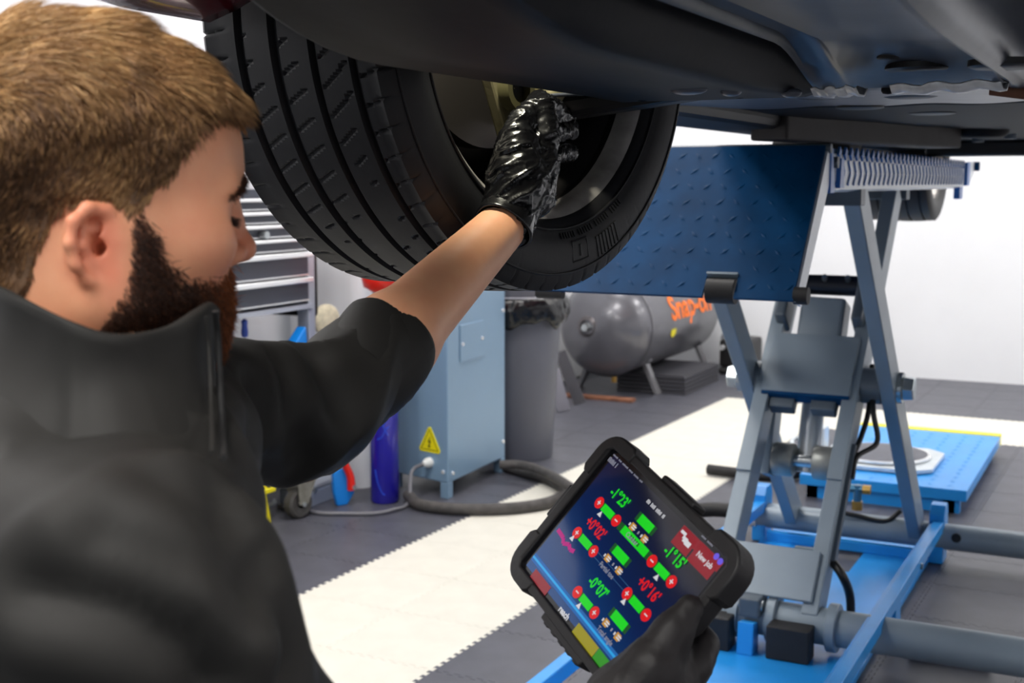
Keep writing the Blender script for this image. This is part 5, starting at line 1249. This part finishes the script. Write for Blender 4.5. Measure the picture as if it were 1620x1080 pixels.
bpn = nt.nodes.new('ShaderNodeBump'); bpn.inputs['Strength'].default_value = 0.12; bpn.inputs['Distance'].default_value = 0.001; nt.links.new(nb.outputs['Fac'], bpn.inputs['Height']); nt.links.new(bpn.outputs['Normal'], b.inputs['Normal'])
PB = np.array([*pelv[:2], 0.0])
body = MB().add(hw(HP), HFc).add(BP, BF_).build('person', SKIN, None, smooth=180, base=PB, recalc=False)
tag(body, 'bearded man in a black jacket and black gloves reaching up behind the front tyre', 'person')
at2 = body.data.attributes.new('ruddy', 'FLOAT', 'POINT')
rd = np.zeros(len(HP) + len(BP))
ear_m = np.clip((np.abs(HP[:, 1]) - 0.064) / 0.012, 0, 1) * np.exp(-((HP[:, 0] + 0.013) / 0.020) ** 4 - (HP[:, 2] / 0.034) ** 4)
rd[:len(HP)] = 0.15 + 0.45 * ear_m + 0.5 * np.exp(-((HP[:, 0] - 0.116) ** 2 + HP[:, 1] ** 2 + (HP[:, 2] + 0.005) ** 2) / 0.0004) + 0.25 * np.exp(-((HP[:, 0] - 0.075) ** 2 + (np.abs(HP[:, 1]) - 0.05) ** 2 + (HP[:, 2] + 0.005) ** 2) / 0.001)
at2.data.foreach_set('value', rd.astype(np.float32))
# eyes
for s_ in (-1, 1):
    c_ = hw((0.0852, s_ * 0.036, 0.0150))
    MB().ell(c_, 0.0118, 20, 14).build('eye', M('eye_white', (210, 200, 192), 0.2), body, smooth=180)
    MB().ell(hw((0.0955, s_ * 0.0365, 0.0125)), (0.003, 0.004, 0.004), 12, 8).build('iris', M('eye_iris', (50, 44, 40), 0.2), body, smooth=180)

# ---- hair as thin tapered strands
def hairpoly(f_): # lower hair limit (z) at forward position f
    return np.interp(f_, [-0.14, -0.06, -0.05, -0.043, -0.034, -0.026, 0.004, 0.012, 0.020, 0.030, 0.042, 0.056, 0.0625, 0.066, 0.12], [-0.05, -0.045, -0.03, -0.005, 0.018, 0.028, 0.026, 0.020, 0.024, 0.034, 0.046, 0.062, 0.080, 0.086, 0.088])
def strands(roots, dirs, lens, rad, nseg, bend, seed, name, mats, tones, lift=None, clear=0.0):
    r_ = np.random.default_rng(seed); n = len(roots); pts = np.zeros((n, nseg + 1, 3)); pts[:, 0] = roots; d = dirs.copy()
    for k in range(nseg):
        pts[:, k + 1] = pts[:, k] + d * (lens / nseg)[:, None]
        d = d + bend * (1.0 / nseg); d /= np.linalg.norm(d, axis=1)[:, None]
    T = np.gradient(pts, axis=1); T /= np.linalg.norm(T, axis=2)[..., None] + 1e-12
    ref = np.tile([0.3, 0.5, 0.81], (n, 1)); e1 = np.cross(T[:, 0], ref); e1 /= np.linalg.norm(e1, axis=1)[:, None] + 1e-12; e2 = np.cross(T[:, 0], e1)
    V = np.zeros((n, nseg * 3 + 1, 3))
    for k in range(nseg):
        rr = rad * (1 - 0.55 * k / nseg)
        for j in range(3):
            a = 2 * np.pi * j / 3; V[:, k * 3 + j] = pts[:, k] + rr * (math.cos(a) * e1 + math.sin(a) * e2)
    V[:, -1] = pts[:, -1]
    f1 = []
    for k in range(nseg - 1):
        for j in range(3): f1.append((k * 3 + j, k * 3 + (j + 1) % 3, (k + 1) * 3 + (j + 1) % 3, (k + 1) * 3 + j))
    f2 = [((nseg - 1) * 3 + j, (nseg - 1) * 3 + (j + 1) % 3, nseg * 3, nseg * 3) for j in range(3)]
    W = nseg * 3 + 1; off = (np.arange(n) * W)[:, None, None]
    quads = (np.array(f1)[None] + off).reshape(-1, 4) if f1 else np.zeros((0, 4), int); tris = (np.array(f2)[None, :, :3] + off).reshape(-1, 3)
    me = bpy.data.meshes.new(name); base = BASE[body.name]
    VV = hw(V.reshape(-1, 3)) - base
    nl = quads.size + tris.size; nf = len(quads) + len(tris)
    me.vertices.add(len(VV)); me.vertices.foreach_set('co', VV.astype(np.float32).ravel())
    me.loops.add(nl); me.loops.foreach_set('vertex_index', np.concatenate([quads.ravel(), tris.ravel()]).astype(np.int32))
    me.polygons.add(nf); ls = np.concatenate([np.arange(len(quads)) * 4, quads.size + np.arange(len(tris)) * 3]).astype(np.int32)
    me.polygons.foreach_set('loop_start', ls)
    me.update(calc_edges=True)
    me.polygons.foreach_set('use_smooth', np.ones(nf, bool))
    ta = me.attributes.new('tone', 'FLOAT', 'POINT'); ta.data.foreach_set('value', np.repeat(tones, W).astype(np.float32))
    me.materials.append(mats)
    o = bpy.data.objects.new(name, me); COL.objects.link(o); o.parent = body; BASE[o.name] = base; o['kind'] = 'stuff'
    return o
def hair_mat(name, stops, rough=0.42):
    m = bpy.data.materials.new(name); m.use_nodes = True; nt = m.node_tree; b = nt.nodes['Principled BSDF']; b.inputs['Roughness'].default_value = rough; b.inputs['Specular IOR Level'].default_value = 0.4
    a = nt.nodes.new('ShaderNodeAttribute'); a.attribute_name = 'tone'; r = nt.nodes.new('ShaderNodeValToRGB')
    r.color_ramp.elements[0].position = 0; r.color_ramp.elements[0].color = lin(stops[0]); r.color_ramp.elements[1].position = 1; r.color_ramp.elements[1].color = lin(stops[-1])
    for i, c in enumerate(stops[1:-1]): e = r.color_ramp.elements.new((i + 1) / (len(stops) - 1)); e.color = lin(c)
    nt.links.new(a.outputs['Fac'], r.inputs['Fac']); nt.links.new(r.outputs['Color'], b.inputs['Base Color']); return m
HAIRM = hair_mat('hair_brown_blond', [(78, 54, 38), (136, 99, 66), (190, 146, 96), (232, 194, 138)])
BEARDM = hair_mat('beard_brown_ginger', [(54, 34, 26), (92, 54, 35), (150, 80, 38), (190, 108, 48)])
# area weighted root sampling on the head
def sample(mask_fn, n, seed):
    r_ = np.random.default_rng(seed); c = HP[HFc].mean(1); nn = np.cross(HP[HFc[:, 2]] - HP[HFc[:, 0]], HP[HFc[:, 3]] - HP[HFc[:, 1]]); A = np.linalg.norm(nn, axis=1)
    p = mask_fn(c) * A; p = p / p.sum(); i = r_.choice(len(c), n, p=p); u = r_.random((n, 2))
    q = HP[HFc[i]]; P = (q[:, 0] * ((1 - u[:, :1]) * (1 - u[:, 1:])) + q[:, 1] * (u[:, :1] * (1 - u[:, 1:])) + q[:, 2] * (u[:, :1] * u[:, 1:]) + q[:, 3] * ((1 - u[:, :1]) * u[:, 1:]))
    return P, HN[HFc[i, 0]], r_
def hmask(c):
    z_ = hairpoly(c[:, 0]) + 0.004 * vnoise(c, 120); earz = (np.abs(c[:, 1]) > 0.0735) & (c[:, 2] < 0.03) & (c[:, 0] > -0.04) & (c[:, 0] < 0.012)
    return ((c[:, 2] > z_) & ~earz).astype(float)
R0, N0, r_ = sample(hmask, 36000, 3)
top = np.clip((R0[:, 2] - 0.045) / 0.095, 0, 1); top = top * top * (3 - 2 * top)
front = np.clip((R0[:, 0] - 0.02) / 0.07, 0, 1)
clump = np.stack([vnoise(R0, 38, 1), vnoise(R0, 38, 2), vnoise(R0, 38, 3)], 1)
flow_top = np.stack([0.9 + 0 * top, -0.35 + 0.5 * clump[:, 0], -0.05 * np.ones(len(top))], 1)
flow_side = np.stack([-0.55 + 0 * top, 0 * top, -0.85 + 0 * top], 1)
D = flow_top * top[:, None] + flow_side * (1 - top)[:, None] + 0.35 * clump + 0.16 * r_.normal(size=R0.shape)
D -= N0 * np.sum(D * N0, 1)[:, None]; D /= np.linalg.norm(D, axis=1)[:, None] + 1e-9
D = D + N0 * (0.24 + 0.25 * top + 0.15 * vnoise(R0, 60, 5))[:, None]; D /= np.linalg.norm(D, axis=1)[:, None]
edge_f = np.clip((R0[:, 2] - hairpoly(R0[:, 0])) / 0.016, 0.55, 1)
LEN = (0.016 + 0.022 * top) * (0.75 + 0.5 * r_.random(len(R0))) * edge_f * (1 + 0.25 * vnoise(R0, 45, 9))
TON = np.clip(0.27 + 0.38 * top + 0.26 * clump[:, 1] + 0.14 * r_.normal(size=len(R0)), 0, 1)  # blonder on top; overhead light there is partly in the tone
strands(R0, D, LEN, 0.00052, 4, -(0.15 + 0.40 * top)[:, None] * N0 + np.array([0, 0, -0.25]), 4, 'hair', HAIRM, TON)
# scalp shading shell under the strands
shm = (hmask(HP) > 0) & (HP[:, 2] > hairpoly(HP[:, 0]) + 0.004)
fm = shm[HFc].all(1); used = np.unique(HFc[fm]); remap = np.full(len(HP), -1); remap[used] = np.arange(len(used))
q = MB().add(hw(HP[used] + HN[used] * (0.0015 + 0.004 * np.clip((HP[used, 2] - 0.045) / 0.095, 0, 1))[:, None]), remap[HFc[fm]]); 
q.build('hair_undercoat', M('hair_base_brown', (96, 70, 48), 0.7, var=(120, 0.3)), body, smooth=180, recalc=False)
# beard, moustache, brows
def bmask(c):
    f_, l_, z_ = c[:, 0], np.abs(c[:, 1]), c[:, 2]
    upper = np.interp(f_, [-0.02, 0.008, 0.014, 0.024, 0.034, 0.044, 0.062, 0.078, 0.09, 0.115], [-0.045, -0.022, 0.02, 0.026, 0.004, -0.014, -0.024, -0.025, -0.021, -0.021]) + 0.003 * vnoise(c, 120)
    front = np.interp(z_, [-0.12, -0.095, -0.06, -0.03, 0.0, 0.026], [0.0, -0.012, -0.012, 0.002, 0.010, 0.012])
    lips = (f_ > 0.088) & (z_ < -0.029) & (z_ > -0.047) & (l_ < 0.02)
    m = (z_ < upper) & (f_ > front) & (z_ > -0.115) & ~lips
    soft = np.clip((upper - z_) / 0.022, 0.06, 1)
    return m * soft
R1, N1, r_ = sample(bmask, 26000, 8)
D = np.stack([0.45 + 0 * R1[:, 0], 0 * R1[:, 0], -0.8 + 0 * R1[:, 0]], 1) + 0.4 * r_.normal(size=R1.shape)
D -= N1 * np.sum(D * N1, 1)[:, None]; D /= np.linalg.norm(D, axis=1)[:, None] + 1e-9; D += N1 * 0.55; D /= np.linalg.norm(D, axis=1)[:, None]
chin = np.clip((R1[:, 0] - 0.05) / 0.04, 0, 1)
LEN = (0.009 + 0.006 * chin * np.clip((-0.03 - R1[:, 2]) / 0.03, 0, 1) + 0.002 * chin) * (0.6 + 0.7 * r_.random(len(R1))) * np.clip(np.interp(R1[:, 0], [0.01, 0.03], [0.7, 1]), 0, 1)
TON = np.clip(0.12 + 0.55 * np.clip((R1[:, 0] - 0.055) / 0.045, 0, 1) + 0.15 * r_.normal(size=len(R1)), 0, 1)
strands(R1, D, LEN, 0.00034, 3, np.array([0.1, 0, -0.35]) + 0 * N1, 5, 'beard', BEARDM, TON)
def browm(c): return ((np.abs(c[:, 1]) > 0.012) & (np.abs(c[:, 1]) < 0.06) & (np.abs(c[:, 2] - np.interp(np.abs(c[:, 1]), [0.012, 0.035, 0.06], [0.037, 0.043, 0.030])) < np.interp(np.abs(c[:, 1]), [0.012, 0.045, 0.06], [0.0055, 0.0045, 0.002])) & (c[:, 0] > 0.055)).astype(float)
R2, N2, r_ = sample(browm, 800, 11)
D = np.stack([-0.25 + 0 * R2[:, 0], np.sign(R2[:, 1]) * 0.8, -0.1 + 0 * R2[:, 0]], 1) + 0.25 * r_.normal(size=R2.shape) + N2 * 0.10; D /= np.linalg.norm(D, axis=1)[:, None]
strands(R2, D, 0.006 + 0.004 * r_.random(len(R2)), 0.0003, 3, 0 * N2, 6, 'eyebrow', BEARDM, np.clip(0.12 + 0.1 * r_.normal(size=len(R2)), 0, 1))
def lashm(c): return ((np.abs(c[:, 1]) > 0.02) & (np.abs(c[:, 1]) < 0.053) & (np.abs(c[:, 2] - 0.0140) < 0.0024) & (c[:, 0] > 0.084)).astype(float)
R3, N3, r_ = sample(lashm, 160, 12)
D = np.stack([0.8 + 0 * R3[:, 0], np.sign(R3[:, 1]) * 0.25, -0.45 + 0 * R3[:, 0]], 1) + 0.15 * r_.normal(size=R3.shape); D /= np.linalg.norm(D, axis=1)[:, None]
strands(R3, D, 0.008 + 0 * R3[:, 0], 0.00025, 3, np.array([0, 0, 0.3]) + 0 * N3, 7, 'eyelash', BEARDM, 0 * R3[:, 0])
# fine hairs on the forearm are left to the skin relief

# ---- jacket
JK = M('black_softshell', (36, 35, 33), 0.66, spec=0.3, bump=(900, 0.12, 0.0006), var=(3, 0.08))
jf = Field(np.min([shR, shL, pelv, elR], 0) - 0.32, np.max([shL, elL, shR, wrR], 0) + 0.22, 0.0065)
jf.chain([pelv + ZU * 0.0, belly - ffw * 0.03, chest - ffw * 0.085], [0.15, 0.135, 0.125], 0.08).cone(shR + ZU * 0.0, shL, 0.078, 0.076, 0.05).cone(chest - ffw * 0.08, neckb - ZU * 0.07, 0.12, 0.065, 0.08)
jf.ell(chest - ffw * 0.07 + fsd * -0.05, 0.12, 0.06).ell(chest - ffw * 0.09 - ZU * -0.02, (0.12, 0.12, 0.12), 0.06)
hem = elL + (wrL - elL) * 0.25
jf.cone(shL, elL, 0.072, 0.047, 0.05).cone(elL, hem, 0.045, 0.050, 0.03)
wrS = elR + (wrR - elR) * 0.86
jf.cone(shR, elR, 0.076, 0.060, 0.05).cone(elR, wrS, 0.060, 0.044, 0.03)
# creases: grooves cut into the cloth at elbow, armpit, shoulder and back
def crease(pts, r0, r1, k=0.02): 
    for (a_, b_), ra_, rb_ in zip(zip(pts[:-1], pts[1:]), np.linspace(r0, r1, len(pts))[:-1], np.linspace(r0, r1, len(pts))[1:]): jf.cone(a_, b_, ra_, rb_, k, op='sub')
def fold(pts, r0, r1, k=0.03): jf.chain(pts, np.linspace(r0, r1, len(pts)), k)
# open the cuff: cut beyond the hem
ax_ = unit(wrL - elL)
JP, JF_ = jf.mesh(3)
cutL = (JP - hem) @ ax_; mL = (cutL > 0.03) & (np.linalg.norm(JP - hem, axis=1) < 0.12)
ff = ~mL[JF_].any(1); JF_ = JF_[ff]
JN = normals(JP, JF_)
wr_ = vnoise(JP, 8, 3) * 0.008 + vnoise(JP, 19, 4) * 0.003 + vnoise(JP, 42, 6) * 0.001
# drag folds: ridges running across the sleeves and down the side of the back
def ridges(ax_dir, freq, seed): 
    Q = JP - np.outer(JP @ ax_dir, ax_dir) * 0.0; al = Q @ ax_dir; pr = Q - np.outer(al, ax_dir) * 0.75
    return (1 - np.abs(vnoise(pr, freq, seed))) ** 4
dS = np.linalg.norm(np.cross(JP - shL, unit(elL - shL)), axis=1); tS = (JP - shL) @ unit(elL - shL)
mS = np.exp(-(dS / 0.11) ** 2) * np.clip(tS / 0.06, 0, 1) * (JP @ RT > -0.30)
cr = unit(np.cross(unit(elL - shL), FWD)) * 0.8 + unit(elL - shL) * 0.5
wr_ += ridges(unit(cr), 15, 8) * 0.010 * mS + ridges(unit(RT * 0.55 - ZU * 0.8), 11, 12) * 0.011 * (1 - mS)
def hit(x, y):
    r = unit(ray(x, y)); v = JP - CAM; t_ = v @ r; off = np.linalg.norm(v - np.outer(t_, r), axis=1); m = off < 0.012
    return CAM + r * t_[m].min() if m.any() else None
for pts, am in (([(352, 772), (367, 807), (403, 850), (427, 895), (450, 973), (466, 1060)], 0.012), ([(262, 768), (300, 800), (355, 850), (398, 925)], 0.009), ([(170, 855), (250, 885), (330, 905), (385, 965)], 0.009), ([(60, 930), (180, 960), (280, 1010), (340, 1075)], 0.012), ([(448, 572), (457, 605), (455, 645)], 0.008), ([(470, 690), (484, 720), (482, 745)], 0.009), ([(494, 556), (512, 600), (540, 640)], 0.007), ([(400, 600), (412, 660), (405, 720)], 0.007)):
    H3 = [h for h in (hit(*q) for q in smoothpath([(a, b, 0) for a, b in pts], 24)[:, :2]) if h is not None]
    if len(H3) < 4: continue
    H3 = np.array(H3); dd = np.min(np.linalg.norm(JP[:, None, :] - H3[None], axis=2), 1)
    wr_ += am * (-1.0 * np.exp(-(dd / 0.012) ** 2) + 0.55 * np.exp(-((dd - 0.030) / 0.016) ** 2))
u_, inv = np.unique(JF_, return_inverse=True)
JP2 = JP + JN * wr_[:, None]
jk = MB().add(JP2[u_], inv.reshape(-1, 4)).build('jacket', JK, body, smooth=180, recalc=False)
# sleeve cuff hem roll
e1 = unit(np.cross(ax_, ZU)); e2 = np.cross(ax_, e1)
def ringpts(c, ax, r, n=40, wob=0.0, sd=0):
    a1 = unit(np.cross(ax, ZU)); a2 = np.cross(ax, a1)
    return [c + (r + wob * math.sin(3 * t + sd)) * (math.cos(t) * a1 + math.sin(t) * a2) for t in np.linspace(0, 2 * np.pi, n)]
G = [ringpts(hem + ax_ * d, ax_, r, 49, 0.0025, d * 60) for d, r in ((-0.05, 0.051), (-0.03, 0.0535), (-0.01, 0.0545), (0.012, 0.0545), (0.026, 0.054), (0.031, 0.0525), (0.029, 0.0490), (0.0, 0.048))]
MB().grid(G).build('sleeve_cuff', JK, body, smooth=180)
# collar
ctop = [(-120, 440, .93), (-60, 446, .86), (0, 462, .815), (60, 492, .79), (110, 515, .78), (170, 534, .785), (220, 534, .80), (270, 522, .825), (310, 498, .85), (336, 484, .875), (347, 490, .895), (335, 500, .95), (260, 510, 1.02), (150, 500, 1.04), (20, 470, 1.04), (-80, 450, 1.0)]
cbot = [(-180, 600, .93), (-130, 610, .85), (-40, 625, .78), (40, 650, .745), (110, 680, .735), (180, 715, .74), (240, 740, .76), (290, 755, .79), (330, 765, .83), (352, 770, .87), (358, 765, .91), (345, 720, .98), (270, 690, 1.05), (150, 670, 1.08), (0, 640, 1.07), (-120, 610, 1.02)]
ct = np.array([at(*q) for q in ctop]); cbm = np.array([at(x, y, d + (0.022 if k_ < 10 else 0)) for k_, (x, y, d) in enumerate(cbot)])
def closed(P, n): return smoothpath(np.vstack([P, P[:1]]), n)
A, B = closed(ct, 97), closed(cbm, 97); cen = A.mean(0)
B = np.array([(lambda i_: JP2[i_] - JN[i_] * 0.002)(np.argmin(np.linalg.norm(JP2 - q_, axis=1))) for q_ in B]); B = 0.25 * np.roll(B[:-1], 1, 0) + 0.5 * B[:-1] + 0.25 * np.roll(B[:-1], -1, 0); B = np.vstack([B, B[:1]])
G = []
for t_ in np.linspace(0, 1, 12):
    row = A * (1 - t_) + B * t_; out = row - cen; out[:, 2] = 0; out /= np.linalg.norm(out, axis=1)[:, None]
    bul = -0.012 * math.sin(math.pi * t_)
    row = row + out * (bul + 0.0025 * vnoise(row, 26, 3)[:, None])
    G.append(row)
top_in = A - (lambda o: o / np.linalg.norm(o, axis=1)[:, None])((A - cen) * np.array([1, 1, 0])) * 0.006
G = [top_in - ZU * 0.05, top_in + ZU * 0.0, (A + top_in) / 2 + ZU * 0.003] + G
MB().grid(G).build('collar', JK, body, smooth=180)
def front_d(x, y):
    # depth of the nearest collar or jacket surface on this sight line
    r = unit(ray(x, y)); best = 9.0
    for Pm in (np.concatenate([np.asarray(g) for g in G]), JP2):
        v = Pm - CAM; t_ = v @ r; off = np.linalg.norm(v - np.outer(t_, r), axis=1); m = off < 0.010
        if m.any(): best = min(best, t_[m].min())
    return CAM + r * (best - 0.002)
zp = smoothpath([front_d(x, y) for x, y in ((340, 492), (345, 540), (349, 620), (352, 690), (353, 725))], 30)
MB().tube(zp, 0.0022, 8).build('zip', M('black_zip', (14, 14, 15), 0.75), body, smooth=60)
zp2 = smoothpath([front_d(x, y) for x, y in ((326, 500), (331, 560), (334, 640), (336, 715))], 30)
MB().tube(zp2, 0.0014, 6).build('stitched_seam', JK, body, smooth=60)
# trousers and boots (below the frame)
TRO = M('dark_work_trousers', (30, 31, 36), 0.8, bump=(300, 0.1))
tf = Field(np.min([l[2] for l in legs] + [pelv], 0) - 0.22, np.max([l[1] for l in legs] + [pelv], 0) + 0.22, 0.011)
tf.ell(pelv - ZU * 0.02, (0.15, 0.15, 0.12), 0.05)
for hip, kn_, an_ in legs: tf.cone(hip, kn_, 0.105, 0.078, 0.05).cone(kn_, an_ + ZU * 0.03, 0.078, 0.065, 0.03)
P_, F_ = tf.mesh(2); MB().add(P_, F_).build('trousers', TRO, body, smooth=180, recalc=False)
for hip, kn_, an_ in legs:
    q = Field(an_ - 0.2, an_ + 0.25, 0.008); q.cone(an_ + ZU * 0.06, an_ - ZU * 0.03, 0.055, 0.052, 0.02).cone(an_ - ZU * 0.045, an_ + ffw * 0.15 - ZU * 0.05, 0.045, 0.04, 0.03)
    P_, F_ = q.mesh(2); P_[:, 2] = np.maximum(P_[:, 2], 0.002); MB().add(P_, F_).build('boot', BLACK, body, smooth=180, recalc=False)

# ---- gloves
GLV = M('black_nitrile', (15, 15, 17), 0.25, spec=0.6, bump=(160, 0.15, 0.002))
def dplane(px, py): return 0.025 + np.dot(WP(px, py, 0.122) - CAM, FWD)
def hp_(px, py, dd): return at(px, py, dplane(px, py) + dd)
def wrinkle(P, N, amt, dirn, sc_):
    a = np.abs(vnoise(P + dirn * 0.0, sc_, 4)); Q = P - np.outer(P @ dirn, dirn) * 0.78
    r1 = 1 - np.abs(vnoise(Q, sc_ * 1.5, 7)); r2 = 1 - np.abs(vnoise(Q, sc_ * 3.1, 5))
    return P + N * (amt * (r1 ** 7) + amt * 0.5 * (r2 ** 7))[:, None]
W0 = hp_(801, 350, -0.10)
lf = Field(hp_(830, 240, -0.06) - 0.15, hp_(830, 240, -0.02) + 0.15, 0.0024)
lf.cone(hp_(803, 348, -0.10), hp_(818, 290, -0.095), 0.033, 0.033, 0.02)
lf.cone(hp_(820, 300, -0.095), hp_(818, 232, -0.08), 0.032, 0.026, 0.02).cone(hp_(842, 310, -0.09), hp_(848, 235, -0.075), 0.026, 0.022, 0.02)
lf.chain([hp_(812, 240, -0.085), hp_(824, 192, -0.075), hp_(852, 160, -0.055), hp_(880, 170, -0.02)], [0.0165, 0.0135, 0.0115, 0.010], 0.010)      # index
lf.chain([hp_(828, 240, -0.065), hp_(846, 195, -0.045), hp_(880, 180, 0.02), hp_(918, 184, 0.045)], [0.016, 0.0135, 0.0115, 0.010], 0.009)        # middle
lf.chain([hp_(842, 250, -0.05), hp_(866, 214, -0.03), hp_(900, 206, 0.03), hp_(928, 214, 0.055)], [0.015, 0.0125, 0.011, 0.0095], 0.009)              # ring
lf.chain([hp_(850, 270, -0.045), hp_(872, 246, -0.03), hp_(896, 240, 0.015), hp_(911, 246, 0.035)], [0.013, 0.011, 0.0095, 0.0085], 0.009)            # little
lf.chain([hp_(846, 310, -0.10), hp_(856, 262, -0.105), hp_(861, 214, -0.10), hp_(862, 166, -0.085)], [0.021, 0.0175, 0.0145, 0.0125], 0.012)        # thumb
P_, F_ = lf.mesh(2); N_ = normals(P_, F_)
P_ = wrinkle(P_, N_, 0.0034, unit(RT * 0.85 + UPV * 0.5), 48)
gl = MB().add(P_, F_).build('glove', GLV, body, smooth=180, recalc=False); gl['label'] = 'black nitrile glove on the raised hand'
ca = unit(hp_(818, 290, -0.095) - W0); cu0 = wrL + unit(wrL - elL) * -0.012
cax = unit(ca * 0.6 + unit(wrL - elL) * 0.6)
G = [ringpts(cu0 + cax * d, cax, r, 49, 0.0018, d * 90) for d, r in ((-0.002, 0.0345), (-0.003, 0.0368), (0.0, 0.0374), (0.003, 0.0366), (0.010, 0.0355), (0.030, 0.0335))]
MB().grid(G).build('glove_cuff', GLV, gl, smooth=180)
# right hand under the tablet
rf = Field(TPt(1030, 1040, -0.03) - 0.17, TPt(1030, 1040, 0.02) + 0.17, 0.0026)
rf.cone(wrR, TPt(1010, 1120, 0.004), 0.034, 0.036, 0.02)
rf.cone(TPt(985, 1115, 0.018), TPt(1045, 1075, 0.0), 0.032, 0.030, 0.025).cone(TPt(1035, 1110, -0.02), TPt(1092, 1048, -0.022), 0.026, 0.018, 0.02)
rf.chain([TPt(985, 1110, 0.026), TPt(1028, 1056, 0.026), TPt(1062, 1002, 0.021), TPt(1092, 962, 0.0165)], [0.026, 0.0195, 0.0145, 0.0115], 0.015)      # thumb over the frame
for k in range(4):
    a = np.array([TPt(1104 - k * 20, 1030 + k * 20, -0.026), TPt(1106 - k * 22, 1000 + k * 16, -0.034), TPt(1072 - k * 24, 968 + k * 16, -0.034), TPt(1044 - k * 24, 950 + k * 16, -0.031)])
    if k == 0: a = np.array([TPt(1098, 1052, -0.02), TPt(1112, 1020, -0.030), TPt(1092, 980, -0.034), TPt(1070, 955, -0.031)])
    rf.chain(a, [0.0135, 0.0125, 0.011, 0.0095], 0.010)
P_, F_ = rf.mesh(2); N_ = normals(P_, F_)
P_ = wrinkle(P_, N_, 0.0010, unit(TPt(1090, 960, 0.02) - wrR), 40)
g2 = MB().add(P_, F_).build('glove', M('black_nitrile_matt', (30, 27, 28), 0.55, spec=0.35, bump=(60, 0.3, 0.003)), body, smooth=180, recalc=False); g2['label'] = 'black nitrile glove on the hand holding the tablet'
G = [ringpts(wrS + unit(wrR - elR) * d, unit(wrR - elR), r, 33) for d, r in ((-0.03, 0.046), (0.0, 0.047), (0.008, 0.045), (0.008, 0.040))]
MB().grid(G).build('sleeve_cuff', JK, body, smooth=180)
